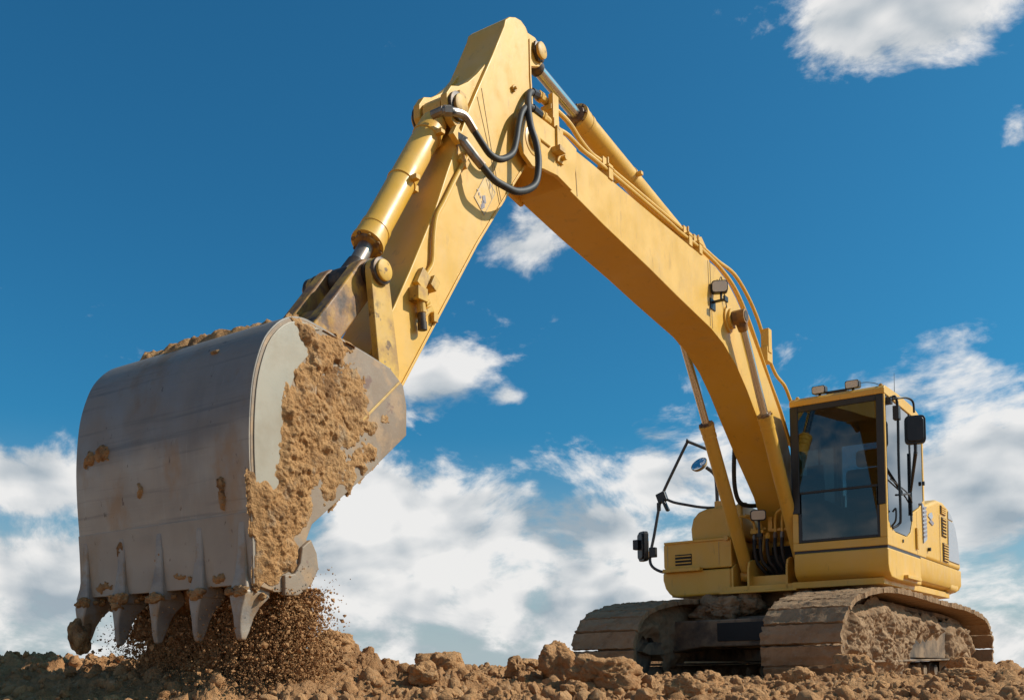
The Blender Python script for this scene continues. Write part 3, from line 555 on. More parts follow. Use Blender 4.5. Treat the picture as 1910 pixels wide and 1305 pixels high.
for s in (-1, 1): cylinder('boom_cylinder', (s * 0.32, 0.70, 1.26), (s * 0.32, 2.46, 3.64), 0.645, 0.040, 0.072, True, PA, M['chrome'])
for s in (-1, 1): MB().cyl((s * 0.20, 2.46, 3.64), (s * 0.385, 2.46, 3.64), 0.05, 20).build('cylinder_pin', M['grease'], ex)
# ---- bucket linkage
def bar(p, q, r0, r1, n=8):
    (a, b), (c, d) = p, q; th = math.atan2(d - b, c - a); o = []
    for k in range(n + 1): t = th + math.pi / 2 + math.pi * k / n; o.append((a + r0 * math.cos(t), b + r0 * math.sin(t)))
    for k in range(n + 1): t = th - math.pi / 2 + math.pi * k / n; o.append((c + r1 * math.cos(t), d + r1 * math.sin(t)))
    return o
for s in (-1, 1):
    lv = MB().prism(bar(LP, (7.60, 1.93), 0.075, 0.085), s * 0.205, s * 0.25).build('lever', PW, ex, 0.006)
    MB().lathe((s * 0.24, *LP), (s * 1, *LP), [(0, 0.074), (0.03, 0.074), (0.034, 0.064)], 24).build('pin_collar', M['grease'], lv)
    MB().lathe((s * 0.272, *LP), (s * 1, *LP), [(0, 0.058), (0.018, 0.058), (0.022, 0.05)], 24).build('pin_cap', PW, lv)
    MB().lathe((s * 0.16, 7.60, 1.93), (s * 1, 7.60, 1.93), [(0, 0.09), (0.045, 0.09)], 24).build('lever_boss', PW, lv)
MB().cyl((-0.24, *LP), (0.24, *LP), 0.045, 20).lathe((-0.205, *LP), (1, *LP), [(0, 0.08), (0.02, 0.07), (0.10, 0.066), (0.12, 0.075), (0.14, 0.075), (0.27, 0.075), (0.29, 0.066), (0.39, 0.07), (0.41, 0.08)], 24).build('linkage_pin', M['grease'], ex)
BL = (8.12, 1.90)
hl = MB()
for s in (-1, 1): hl.prism(bar(LP, BL, 0.088, 0.088), s * 0.080, s * 0.172)
hl.prism([(LP[0] + 0.10, LP[1] - 0.235), (LP[0] + 0.26, LP[1] - 0.23), (LP[0] + 0.43, LP[1] - 0.46), (LP[0] + 0.34, LP[1] - 0.53)], -0.088, 0.088)
hl.cyl((-0.17, *BL), (0.17, *BL), 0.075, 20)
hl.build('bucket_link', PR, ex, 0.012, 3)

# ---- bucket
WB = 0.62
shell = [(8.02, 1.765), (8.20, 1.80), (8.40, 1.83), (8.54, 1.85), (8.62, 1.855), (8.70, 1.835), (8.77, 1.79), (8.84, 1.71), (8.885, 1.61), (8.915, 1.50), (8.93, 1.37), (8.935, 1.24), (8.93, 1.09), (8.92, 0.95), (8.912, 0.80), (8.91, 0.645)]
sp = spline([(0, y, z) for y, z in shell], 4); so = [(p.y, p.z) for p in sp]
def offset(pl, dd):
    o = []
    for i, (y, z) in enumerate(pl):
        a = pl[max(i - 1, 0)]; b = pl[min(i + 1, len(pl) - 1)]; ty, tz = b[0] - a[0], b[1] - a[1]; l = math.hypot(ty, tz) or 1
        o.append((y + tz / l * dd, z - ty / l * dd))                 # to the inside of the bucket for dd > 0 is chosen below
    return o
inn = offset(so, 0.022 if offset([(0, 0), (0, -1)], 1)[0][0] < 0 else -0.022)
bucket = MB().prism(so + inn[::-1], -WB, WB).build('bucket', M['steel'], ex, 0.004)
mouth = [(8.905, 0.64), (8.80, 0.615), (8.70, 0.62), (8.62, 0.665), (8.575, 0.74), (8.61, 0.86), (8.575, 0.93), (8.18, 1.23), (7.91, 1.45), (7.905, 1.60), (7.93, 1.70)]
for s in (-1, 1):
    # side plate: bare strip along the shell and the older plate behind it
    strip = [p for p in inn if p[1] > 0.9 and p[0] > 8.5]
    ilow = [(y - 0.001, z) for y, z in inn[::3]]
    MB().prism(offset(so, 0.006)[::2] + mouth, s * (WB - 0.035), s * (WB + 0.003)).build('side_plate', M['side_steel'], bucket, 0.004)
    MB().prism(strip[::2] + [(8.78, 0.93), (8.76, 1.15), (8.755, 1.32), (8.72, 1.48), (8.655, 1.62), (8.58, 1.70), (8.60, 1.80)][::1], s * (WB + 0.001), s * (WB + 0.009)).build('wear_strip', M['bright_steel'], bucket, 0.003)
    MB().prism([(8.76, 0.60), (8.68, 0.605), (8.60, 0.655), (8.555, 0.73), (8.565, 0.80), (8.60, 0.86), (8.655, 0.82), (8.665, 0.75), (8.70, 0.70), (8.76, 0.69)], s * (WB - 0.004), s * (WB + 0.022)).build('side_cutter', M['side_steel'], bucket, 0.007)
    MB().prism([(7.955, 1.705), (7.965, 1.713), (8.24, 1.470), (8.232, 1.460)], s * (WB), s * (WB + 0.008)).build('stiffener', PW, bucket, 0.003)
    MB().prism([(8.35, 1.83), (8.22, 1.98), (8.12, 2.0), (8.03, 1.95), (7.84, 1.84), (7.70, 1.84), (7.62, 1.78), (7.60, 1.68), (7.66, 1.58), (7.78, 1.56), (7.95, 1.62), (8.0, 1.77)], s * 0.19, s * 0.235).build('bucket_ear', PW, bucket, 0.006)
MB().prism(offset(so, -0.005)[-9:] + offset(so, 0.004)[-9:][::-1], -WB + 0.001, WB - 0.001).build('wear_plate', M['lip_steel'], bucket, 0.003)
for k, x in enumerate((-0.555, -0.28, 0.0, 0.28, 0.565)):
    yf = 8.925; wk = (1.25, 1.0, 1.05, 0.95, 1.15)[k]
    a = MB()                                                        # adapter running up the shell, then the tooth point
    prof = [(yf + 0.012, 0.93), (yf + 0.022, 0.90), (yf + 0.03, 0.72), (yf + 0.04, 0.65), (yf + 0.03, 0.60), (yf - 0.13, 0.60), (yf - 0.16, 0.66), (yf - 0.10, 0.66), (yf - 0.02, 0.70), (yf - 0.015, 0.93)]
    def sec(z, w, y0, y1): return [(x - w, y1, z), (x + w, y1, z), (x + w, y0, z), (x - w, y0, z)]
    st = [sec(0.915, 0.020, yf - 0.02, yf - 0.002), sec(0.88, 0.022, yf - 0.03, yf - 0.001), sec(0.78, 0.026, yf - 0.03, yf + 0.001), sec(0.69, 0.036, yf - 0.04, yf + 0.009), sec(0.64, 0.048, yf - 0.10, yf + 0.018), sec(0.60, 0.046, yf - 0.12, yf + 0.016)]
    v = [p for q in st for p in q]; f = [(0, 1, 2, 3), tuple(range(4 * len(st) - 1, 4 * len(st) - 5, -1))]
    for i in range(len(st) - 1): f += [(4 * i + j, 4 * i + (j + 1) % 4, 4 * i + 4 + (j + 1) % 4, 4 * i + 4 + j) for j in range(4)]
    ad = a.add(v, f).build('tooth_adapter', M['tooth'], bucket, 0.008, 3)
    st = [sec(0.622, 0.041 * wk, yf - 0.12, yf + 0.024), sec(0.59, 0.038 * wk, yf - 0.115, yf + 0.028), sec(0.55, 0.028 * wk, yf - 0.075, yf + 0.030), sec(0.505, 0.019 * wk, yf - 0.05, yf + 0.030), sec(0.45, 0.016 * wk, yf - 0.03, yf + 0.028), sec(0.408, 0.013 * wk, yf - 0.01, yf + 0.018)]
    v = [p for q in st for p in q]; f = [(0, 1, 2, 3), tuple(range(4 * len(st) - 1, 4 * len(st) - 5, -1))]
    for i in range(len(st) - 1): f += [(4 * i + j, 4 * i + (j + 1) % 4, 4 * i + 4 + (j + 1) % 4, 4 * i + 4 + j) for j in range(4)]
    MB().add(v, f).build('tooth', M['tooth'], bucket, 0.010, 3)
# ---- hoses between boom head and arm
def hose(pts, r, name='hydraulic_hose', parent=ex, m=None, rib=True):
    P = spline(pts, 10); mb = MB()
    if rib:                                                         # spiral guard: fine rings
        Q = []
        for i in range(len(P) - 1):
            for k in range(3): Q.append(P[i].lerp(P[i + 1], k / 3))
        v = []; f = []; up = None; n = 12
        for i, p in enumerate(Q):
            t = (Q[min(i + 1, len(Q) - 1)] - Q[max(i - 1, 0)]).normalized(); up = t.orthogonal().normalized() if up is None else (up - t * up.dot(t)).normalized(); w = t.cross(up)
            rr = r * (1.0 if i % 2 else 0.93)
            for k in range(n): v.append(p + (up * math.cos(2 * math.pi * k / n) + w * math.sin(2 * math.pi * k / n)) * rr)
        for i in range(len(Q) - 1):
            for k in range(n): f.append((i * n + k, i * n + (k + 1) % n, (i + 1) * n + (k + 1) % n, (i + 1) * n + k))
        f.append(tuple(range(n - 1, -1, -1))); f.append(tuple(range((len(Q) - 1) * n, len(Q) * n))); mb.add(v, f)
    else: mb.tube(pts, r, 10, 8)
    return mb.build(name, m or M['rubber'], parent, angle=60)
h1 = [(-0.2, 6.94, 3.69), (-0.215, 6.82, 3.71), (-0.235, 6.74, 3.64), (-0.25, 6.67, 3.58), (-0.26, 6.6, 3.54), (-0.27, 6.5, 3.55), (-0.27, 6.37, 3.64), (-0.265, 6.31, 3.75), (-0.25, 6.25, 3.9), (-0.235, 6.18, 4.02), (-0.21, 6.05, 4.12), (-0.185, 5.88, 4.15)]
h2 = [(-0.22, 6.8, 3.53), (-0.25, 6.76, 3.46), (-0.28, 6.72, 3.41), (-0.31, 6.65, 3.35), (-0.325, 6.55, 3.34), (-0.335, 6.43, 3.35), (-0.335, 6.28, 3.42), (-0.335, 6.18, 3.51), (-0.325, 6.13, 3.66), (-0.31, 6.13, 3.79), (-0.28, 6.15, 3.92), (-0.23, 6.10, 4.1), (-0.18, 6.00, 4.25), (-0.13, 5.83, 4.335)]
hose(h1, 0.022); hose(h2, 0.024)
MB().cyl((-0.09, 6.98, 3.68), (-0.17, 6.97, 3.69), 0.028, 10).tube([(-0.15, 6.97, 3.685), (-0.19, 6.945, 3.69), (-0.215, 6.82, 3.712), (-0.236, 6.738, 3.642)], 0.026, 10, 4).cyl((-0.17, 6.965, 3.69), (-0.20, 6.93, 3.695), 0.034, 6).build('hose_end', M['dull_chrome'], ex)
MB().tube([(-0.20, 6.83, 3.56), (-0.25, 6.765, 3.465), (-0.28, 6.72, 3.41)], 0.029, 10, 4).cyl((-0.17, 6.85, 3.58), (-0.215, 6.81, 3.545), 0.036, 6).build('hose_end', M['dull_chrome'], ex)
he = MB().cyl((-0.13, 5.82, 4.335), (-0.16, 5.94, 4.29), 0.031, 8).cyl((-0.185, 5.86, 4.15), (-0.20, 6.0, 4.135), 0.03, 8); split(he, 'hose_end', M['black'], ex)
hose([(0.27, 1.10, 2.95), (0.34, 1.02, 2.50), (0.37, 0.92, 2.22), (0.34, 0.82, 2.08), (0.25, 0.62, 2.07), (0.2, 0.5, 2.12)], 0.026)

# ---- revolving platform, engine house, counterweight
plat = MB().prism_z([(-1.28, 1.10), (-0.32, 1.10), (-0.32, 1.02), (0.50, 1.02), (0.50, 0.80), (1.24, 0.80), (1.24, -2.3), (0.7, -2.75), (-0.7, -2.75), (-1.28, -2.3)], 1.05, 1.12).build('platform', PA, ex, 0.006)
MB().bx(-0.36, 0.52, 0.98, 1.10, 1.035, 1.062).build('front_lip', PA, plat, 0.006)
MB().bx(-0.24, 0.20, 0.86, 0.90, 1.08, 1.23).build('cross_plate', PA, plat, 0.004)
for x in (-0.235, -0.225 + 0.0, 0.205, 0.43): MB().prism([(1.02, 1.06), (1.02, 1.30), (0.98, 1.39), (0.88, 1.42), (0.60, 1.42), (0.40, 1.95), (0.20, 2.0), (0.05, 1.9), (0.0, 1.06)] if abs(x) < 0.3 else [(0.92, 1.06), (0.92, 1.34), (0.80, 1.40), (0.5, 1.40), (0.5, 1.06)], x - 0.012, x + 0.012).build('bracket_plate', PA, plat, 0.003) if x != -0.225 else None
MB().bx(-0.36, 0.44, -0.3, 0.25, 1.08, 1.62).bx(-0.21, 0.19, 0.2, 0.45, 1.08, 1.5).build('swing_gear', M['dark'], plat, 0.02)
house_prof = [(-0.62, 1.44), (-0.62, 2.06), (-0.95, 2.13), (-1.45, 2.235), (-1.80, 2.25), (-2.10, 2.21), (-2.34, 2.12), (-2.56, 1.98), (-2.70, 1.82), (-2.80, 1.62), (-2.86, 1.44)]
house = MB().prism(house_prof, -1.33, 1.26).build('engine_house', PA, ex, 0.05, 4)
def side(poly, m, name, x=-1.334, t=0.006, parent=house, bev=0.0): return MB().prism(poly, x - t, x).build(name, m, parent, bev)
side([(-1.99, 1.52), (-2.73, 1.52), (-2.62, 1.80), (-2.48, 1.97), (-2.36, 2.04), (-2.03, 2.04)], M['panel_grey'], 'grey_panel', t=0.008)
side([(-2.03, 2.06), (-2.34, 2.06), (-2.22, 2.12), (-2.04, 2.16)], M['panel_grey'], 'grey_panel')
for (y0, y1, z0, z1, n) in ((-1.62, -1.90, 1.80, 2.04, 6), (-1.66, -1.96, 1.49, 1.72, 7), (-1.56, -1.88, 2.08, 2.18, 4)):
    side([(y0, z0), (y1, z0), (y1, z1), (y0, z1)], M['dark'], 'vent_opening', t=0.004)
    for k in range(n):
        z = z0 + (k + 0.5) * (z1 - z0) / n; MB().bx(-1.352, -1.338, y1 + 0.02, y0 - 0.02, z - 0.011, z + 0.003).build('vent_slat', PA, house)
side([(-0.44, 1.60), (-0.62, 1.66), (-0.60, 2.0), (-0.40, 2.06)], M['panel_grey'], 'vent_panel', t=0.02, x=-1.345)
for k in range(8):
    z = 1.66 + k * 0.047; MB().prism([(-0.43, z), (-0.59, z + 0.03), (-0.59, z + 0.052), (-0.43, z + 0.022)], -1.372, -1.364).build('vent_slot', M['decal_dark'], house)
side([(-0.84, 1.96), (-1.00, 1.93), (-1.10, 1.98), (-1.05, 2.03), (-0.90, 2.00)], M['panel_grey'], 'emblem', t=0.005); side([(-0.88, 1.90), (-1.08, 1.87), (-1.16, 1.91), (-1.0, 1.94)], M['decal_dark'], 'emblem', t=0.005)
for y in (-0.66, -1.50, -2.0): side([(y, 1.46), (y - 0.012, 1.46), (y - 0.012, 2.05), (y, 2.05)], M['decal_faded'], 'panel_gap', t=0.003)
MB().cyl((-1.33, -0.80, 1.56), (-1.365, -0.80, 1.56), 0.022, 10).build('door_lock', M['black'], house)
MB().prism([(-0.60, 1.415), (-2.85, 1.415), (-2.85, 1.44), (-0.60, 1.44)], -1.32, 1.25).build('dark_joint', M['dark'], house)  # dark filler strip in the joint under the engine house
skirt_prof = [(-1.352, 1.43), (-1.352, 1.23), (-1.32, 1.17), (-1.2, 1.12), (-0.9, 1.11), (-0.9, 1.43)]
sk = MB().prism_y(skirt_prof, -0.30, -2.72).build('side_skirt', PA, ex, 0.008)
cw = MB().prism_z([(-1.345, -2.05), (-1.345, -2.55), (-1.25, -2.78), (-0.9, -2.92), (0, -2.97), (0.9, -2.92), (1.25, -2.75), (1.28, -2.05)], 1.13, 1.42).build('counterweight', PA, ex, 0.06, 4)
MB().bx(-1.40, -0.95, -0.1, 0.55, 1.135, 1.17).build('step_plate', PA, sk, 0.004)

# ---- right-hand boxes, tank, steps
tb = MB().prism_y([(0.45, 1.36), (1.26, 1.36), (1.30, 1.40), (1.30, 1.66), (1.28, 1.69), (0.45, 1.69)], 0.88, -2.0).build('tool_box', PA, ex, 0.012, 3)
MB().prism_y([(0.45, 1.05), (1.14, 1.04), (1.22, 1.07), (1.28, 1.15), (1.31, 1.25), (1.31, 1.345), (0.45, 1.345)], 0.90, -2.0).build('lower_skirt', PA, tb, 0.03, 4)
MB().bx(0.80, 1.27, 0.88, 0.985, 1.335, 1.375).build('step', PA, tb, 0.004)
MB().bx(0.46, 1.285, 0.885, 0.90, 1.675, 1.70).build('lid_edge', PA, tb, 0.003)
MB().bx(0.94, 1.15, 0.872, 0.884, 1.415, 1.545).build('vent_opening', M['dark'], tb)
for z in (1.435, 1.475, 1.515): MB().bx(0.945, 1.145, 0.884, 0.90, z, z + 0.014).build('vent_slat', PA, tb, 0.002)
MB().bx(1.245, 1.250, 0.878, 0.8845, 1.40, 1.66).bx(0.60, 0.603, 0.878, 0.8845, 1.40, 1.66).build('panel_gap', M['decal_faded'], tb)
MB().lathe((0.50, 0.86, 1.69), (0.50, 1, 1.69), [(0, 0.03), (0.06, 0.03)], 10).build('lid_knob', PA, tb)
tank = MB().prism_y([(0.36, 1.70), (0.99, 1.70), (1.0, 1.85), (0.97, 1.97), (0.90, 2.045), (0.80, 2.075), (0.36, 2.09)], 0.76, -0.9).build('fuel_tank', PA, ex, 0.03, 3)
MB().bx(0.56, 0.72, 0.5, 0.7, 2.08, 2.16).lathe((0.45, 0.5, 2.08), (0.45, 0.5, 3), [(0, 0.06), (0.05, 0.06), (0.06, 0.05)], 16).build('tank_cap', PA, tank, 0.01)
MB().bx(0.30, 1.2, -0.9, -2.3, 1.69, 2.18).build('pump_cover', PA, tank, 0.05, 3)

# ---- hoses, pipes and lamp at the boom foot
for k, (x0, x1, z1) in enumerate(((0.20, 0.10, 1.22), (0.13, 0.02, 1.2), (-0.04, -0.10, 1.18), (-0.12, -0.17, 1.2), (0.05, -0.03, 1.15))):
    hose([(x0, 0.80, 1.66), (x0 - 0.005, 0.83, 1.55), (x0 - 0.02, 0.80, 1.40), ((x0 + x1) / 2 - 0.03, 0.74, 1.30), (x1, 0.60, z1)], 0.020, rib=False, m=M['rubber'])
    MB().cyl((x0, 0.79, 1.72), (x0, 0.815, 1.57), 0.021, 10).cyl((x0, 0.79, 1.70), (x0, 0.795, 1.66), 0.029, 6).build('hose_end', M['dull_chrome'] if k < 4 else PA, ex)
fp = MB()
for x in (-0.04, -0.12): fp.tube([(x, 0.79, 1.70), (x, 0.79, 1.84), (x - 0.03, 0.82, 1.93), (x - 0.12, 0.86, 1.97), (x - 0.2, 0.9, 1.96)], 0.017, 8, 5)
for x in (0.20, 0.13): fp.tube([(x, 0.79, 1.70), (x, 0.80, 1.82), (x + 0.04, 0.84, 1.90), (x + 0.14, 0.9, 1.93)], 0.017, 8, 5).bx(x - 0.04, x + 0.04, 0.77, 0.83, 1.72, 1.76)
fp.bx(-0.22, 0.02, 0.74, 0.78, 1.735, 1.765).bx(0.0, 0.05, 0.74, 0.78, 1.74, 1.90).bx(0.08, 0.25, 0.74, 0.78, 1.765, 1.79)
split(fp, 'foot_pipe', PA, ex, 0.002)
lamp(ex, (0.13, 0.86, 1.92), 0.175, 0.12, 0.10, R(20), R(-5))
MB().cyl((0.13, 0.84, 1.70), (0.13, 0.84, 1.87), 0.014, 8).bx(0.10, 0.16, 0.8, 0.85, 1.68, 1.72).build('lamp_bracket', M['black'], ex)

# ---- grab rails and mirrors on the right-hand side
rail = MB().tube([(0.70, 0.55, 2.74), (0.78, 0.62, 2.78), (0.985, 0.8, 2.885), (1.0, 0.8, 2.88), (1.16, 0.8, 2.61), (1.33, 0.8, 2.31), (1.37, 0.82, 2.16), (1.44, 0.84, 1.80), (1.49, 0.86, 1.55), (1.46, 0.86, 1.43), (1.34, 0.83, 1.36), (1.25, 0.8, 1.38)], 0.018, 10, 4)
rail.tube([(1.33, 0.8, 2.26), (1.20, 0.8, 2.19), (1.03, 0.8, 2.14), (0.86, 0.75, 2.10), (0.69, 0.6, 2.09)], 0.016, 10, 4).tube([(0.72, 0.6, 2.05), (0.72, 0.62, 2.40), (0.74, 0.64, 2.5), (0.82, 0.68, 2.58)], 0.022, 10, 4).tube([(0.72, 0.6, 2.06), (0.73, 0.60, 2.4), (0.715, 0.57, 2.72)], 0.012, 8, 4)
gr = rail.build('grab_rail', M['grey'], ex)
MB().bx(1.28, 1.40, 0.77, 0.84, 2.20, 2.32, Matrix.Rotation(R(20), 3, 'Y')).bx(1.27, 1.31, 0.79, 0.85, 2.08, 2.24, Matrix.Rotation(R(25), 3, 'Y')).bx(1.36, 1.40, 0.79, 0.84, 2.1, 2.2).build('rail_clamp', M['black'], gr, 0.01)
def mirror(parent, c, w, h, d, rz, name):
    rot = Matrix.Rotation(rz, 3, 'Z'); c = Vector(c); r = 0.22 * w; out = []
    for (sx, sz, t0) in ((1, 1, 0), (-1, 1, 90), (-1, -1, 180), (1, -1, 270)):
        for k in range(4): out.append((sx * (w / 2 - r) + r * math.cos(R(t0 + k * 30)), sz * (h / 2 - r) + r * math.sin(R(t0 + k * 30))))
    b = MB().prism_y(out, -d / 2, d / 2); b.prism_y([(x * .8, z * .85) for x, z in out], d / 2, d / 2 + d * 0.35); b.v = [tuple(rot @ Vector(p) + c) for p in b.v]
    o = b.build(name, M['black'], parent, 0.008, 3)
    g = MB().prism_y([(x * .92, z * .94) for x, z in out], -d / 2 - 0.004, -d / 2); g.v = [tuple(rot @ Vector(p) + c) for p in g.v]
    g.build('mirror_glass', M['mirror'], o if parent.parent is None else parent)
    return o
mirror(ex, (1.565, 0.88, 1.68), 0.17, 0.36, 0.06, R(-38), 'side_mirror')
MB().bx(1.40, 1.50, 0.84, 0.90, 1.54, 1.66).bx(1.60, 1.67, 0.88, 0.96, 1.64, 1.76).cyl((1.47, 0.87, 1.6), (1.57, 0.88, 1.66), 0.03, 8).build('mirror_clamp', M['black'], ex, 0.008)
rm = MB().lathe((0.90, 0.69, 2.62), (1.0, 1.1, 2.95), [(-0.05, 0.03), (-0.03, 0.09), (0.0, 0.105), (0.012, 0.105)], 24).build('round_mirror', M['decal_faded'], ex)
MB().lathe((0.90, 0.69, 2.62), (1.0, 1.1, 2.95), [(0.011, 0.098), (0.018, 0.09), (0.024, 0.03)], 24).build('mirror_glass', M['mirror'], rm)

# ---- cab
X0, X1, YF, YB, ZB, ZT = -0.37, -1.35, 1.19, -0.60, 1.44, 3.08
cab = MB()
roof = [(YF + 0.005, 2.995), (YF + 0.01, 3.05), (YF - 0.03, 3.085), (0.6, 3.11), (-0.15, 3.115), (-0.40, 3.08), (-0.55, 2.99), (YB, 2.88), (YB + 0.06, 2.86), (-0.46, 2.96), (-0.38, 2.995)]
cab.prism(roof, X1 - 0.005, X0 + 0.005)
for (x0, x1) in ((X1, X1 + 0.045), (X0 - 0.045, X0)):                 # frame hoops front and rear
    cab.bx(x0, x1, YF - 0.05, YF - 0.004, ZB, 3.0); cab.bx(x0, x1, YB, YB + 0.06, ZB, 2.90)
side_low = [(YF - 0.004, 1.44), (YF - 0.004, 1.87), (YF - 0.045, 1.70), (1.02, 1.635), (0.85, 1.60), (0.32, 1.60), (0.16, 1.66), (0.07, 1.78), (0.02, 1.90), (-0.30, 1.99), (YB, 2.13), (YB, 1.44)]
cab.prism(side_low, X1 - 0.001, X1 + 0.03)
cab.bx(X0 - 0.03, X0, YB, YF - 0.005, ZB, 2.02)
cab.bx(X1, X0, YB, YB + 0.04, ZB, 2.10); cab.bx(X1, X0, YB, YF - 0.01, ZB, ZB + 0.05)
cab.bx(X1, X0, YF - 0.03, YF, ZB, 1.525); cab.bx(X1, X1 + 0.075, YF - 0.03, YF, 1.525, 1.86); cab.bx(X0 - 0.065, X0, YF - 0.03, YF, 1.525, 1.84)
cab.bx(X1, X0, YF - 0.03, YF + 0.004, 2.995, 3.03)
cab = cab.build('cab', PA, ex, 0.008)
fr = MB().bx(X1 + 0.012, X1 + 0.085, YF - 0.028, YF + 0.004, 1.862, 2.993).bx(X0 - 0.085, X0 - 0.003, YF - 0.028, YF + 0.004, 1.842, 2.993).bx(X1 + 0.085, X0 - 0.085, YF - 0.028, YF + 0.004, 2.93, 2.993)
fr.bx(X1 + 0.076, X1 + 0.10, YF - 0.028, YF + 0.003, 1.526, 1.861).bx(X0 - 0.10, X0 - 0.066, YF - 0.028, YF + 0.003, 1.526, 1.841).bx(X1 + 0.10, X0 - 0.10, YF - 0.028, YF + 0.003, 1.526, 1.555).bx(X1 + 0.085, X0 - 0.085, YF - 0.02, YF + 0.006, 2.045, 2.07)
fr.build('window_frame', M['black'], cab, 0.006)
MB().bx(X1 + 0.085, X0 - 0.085, YF - 0.012, YF - 0.006, 2.07, 2.93).build('front_window', M['glass'], cab)
MB().bx(X1 + 0.10, X0 - 0.10, YF - 0.012, YF - 0.006, 1.555, 2.045).build('lower_window', M['glass'], cab)
gx = X1 + 0.012
MB().prism([(1.13, 1.70), (1.02, 1.645), (0.85, 1.61), (0.32, 1.61), (0.17, 1.67), (0.09, 1.78), (0.09, 2.985), (1.13, 2.985)], gx - 0.005, gx).build('door_window', M['side_glass'], cab)
MB().prism([(0.05, 1.91), (-0.30, 2.00), (-0.54, 2.10), (-0.54, 2.86), (-0.44, 2.95), (-0.38, 2.985), (0.05, 2.985)], gx - 0.005, gx).build('side_window', M['side_glass'], cab)
dp = MB().bx(X1 - 0.002, X1 + 0.02, 0.05, 0.09, 1.80, 2.99).bx(X1 - 0.002, X1 + 0.02, 1.13, 1.142, 1.68, 2.99); split(dp, 'door_pillar', M['black'], cab, 0.003)
MB().bx(X1 + 0.05, X0 - 0.05, YB + 0.02, YB + 0.026, 2.10, 2.86).build('rear_window', M['clear_glass'], cab)
MB().bx(X0 - 0.02, X0 - 0.014, YB + 0.06, YF - 0.05, 2.02, 2.99).build('right_window', M['glass'], cab)
dp = MB().bx(X0 - 0.03, X0 - 0.002, 0.2, 0.26, 2.02, 2.99).bx(X0 - 0.004, X0 + 0.004, YF - 0.12, YF - 0.0, 1.86, 2.99); split(dp, 'door_pillar', M['black'], cab, 0.003)
lamp(cab, (-0.67, 1.10, 3.155), 0.145, 0.085, 0.10, R(0), R(-6)); lamp(cab, (-1.02, 1.10, 3.155), 0.145, 0.085, 0.10, R(0), R(-6))
MB().bx(-0.95, -0.74, 0.9, 1.10, 3.09, 3.13).cyl((-0.67, 1.1, 3.08), (-0.67, 1.1, 3.12), 0.015, 8).cyl((-1.02, 1.1, 3.08), (-1.02, 1.1, 3.12), 0.015, 8).tube([(-1.06, 1.06, 3.17), (-1.12, 1.0, 3.185), (-1.22, 1.05, 3.15), (-1.30, 1.10, 3.10)], 0.004, 6).build('roof_fitting', M['black'], cab, 0.006)
for x in (-0.44, -1.31): MB().lathe((x, YF - 0.05, 3.08), (x, YF - 0.05, 4), [(0, 0.02), (0.02, 0.02), (0.03, 0.01)], 10).build('roof_bolt', PW, cab)
MB().cyl((-1.25, 0.30, 3.10), (-1.24, 0.24, 3.44), 0.005, 6, 0.002).lathe((-1.25, 0.30, 3.09), (-1.25, 0.3, 4), [(0, 0.015), (0.04, 0.01)], 8).build('antenna', M['black'], cab)
# mirror, rails and wiper on the door side
MB().tube([(-1.36, 1.10, 2.93), (-1.45, 1.02, 2.96), (-1.50, 0.85, 2.99), (-1.53, 0.72, 2.97), (-1.535, 0.70, 2.86)], 0.012, 8, 5).bx(-1.40, -1.34, 1.04, 1.12, 2.90, 2.96).bx(-1.46, -1.40, 0.97, 1.06, 2.74, 2.88).build('mirror_arm', M['black'], cab, 0.003)
mirror(cab, (-1.535, 0.68, 2.68), 0.21, 0.30, 0.07, R(14), 'cab_mirror')
MB().bx(-1.55, -1.52, 0.66, 0.70, 2.42, 2.54).cyl((-1.535, 0.68, 2.45), (-1.39, 0.28, 2.10), 0.022, 8, 0.014).build('mirror_stay', M['black'], cab, 0.004)
MB().tube([(-1.36, 0.98, 2.99), (-1.42, 0.94, 2.94), (-1.42, 0.94, 2.30), (-1.42, 0.92, 1.76), (-1.40, 0.93, 1.67), (-1.355, 0.99, 1.63)], 0.014, 8, 5).tube([(-1.36, 0.99, 1.80), (-1.40, 1.03, 1.82), (-1.40, 1.05, 1.70), (-1.355, 1.04, 1.64)], 0.010, 8, 5).build('door_rail', M['black'], cab)
MB().tube([(-1.352, 0.11, 2.55), (-1.355, 0.11, 1.86)], 0.012, 8, 0).tube([(-1.36, 1.05, 2.13), (-1.37, 0.3, 2.07), (-1.36, 0.10, 2.0)], 0.008, 6, 3).tube([(-1.37, 0.65, 2.02), (-1.37, 0.25, 2.08)], 0.012, 6, 0).build('wiper', M['black'], cab)
MB().bx(-1.375, -1.352, -0.06, -0.13, 1.50, 1.74).build('door_handle', PW, cab, 0.006)
MB().cyl((-1.35, -0.5, 2.30), (-1.375, -0.5, 2.30), 0.025, 10).cyl((-1.35, 0.55, 1.535), (-1.362, 0.55, 1.535), 0.018, 10).bx(-1.365, -1.35, -0.58, -0.50, 2.83, 2.86).build('door_catch', M['black'], cab)
MB().bx(X1 - 0.003, X1 + 0.005, -0.145, -0.15, 1.45, 1.93).build('panel_gap', M['decal_faded'], cab)
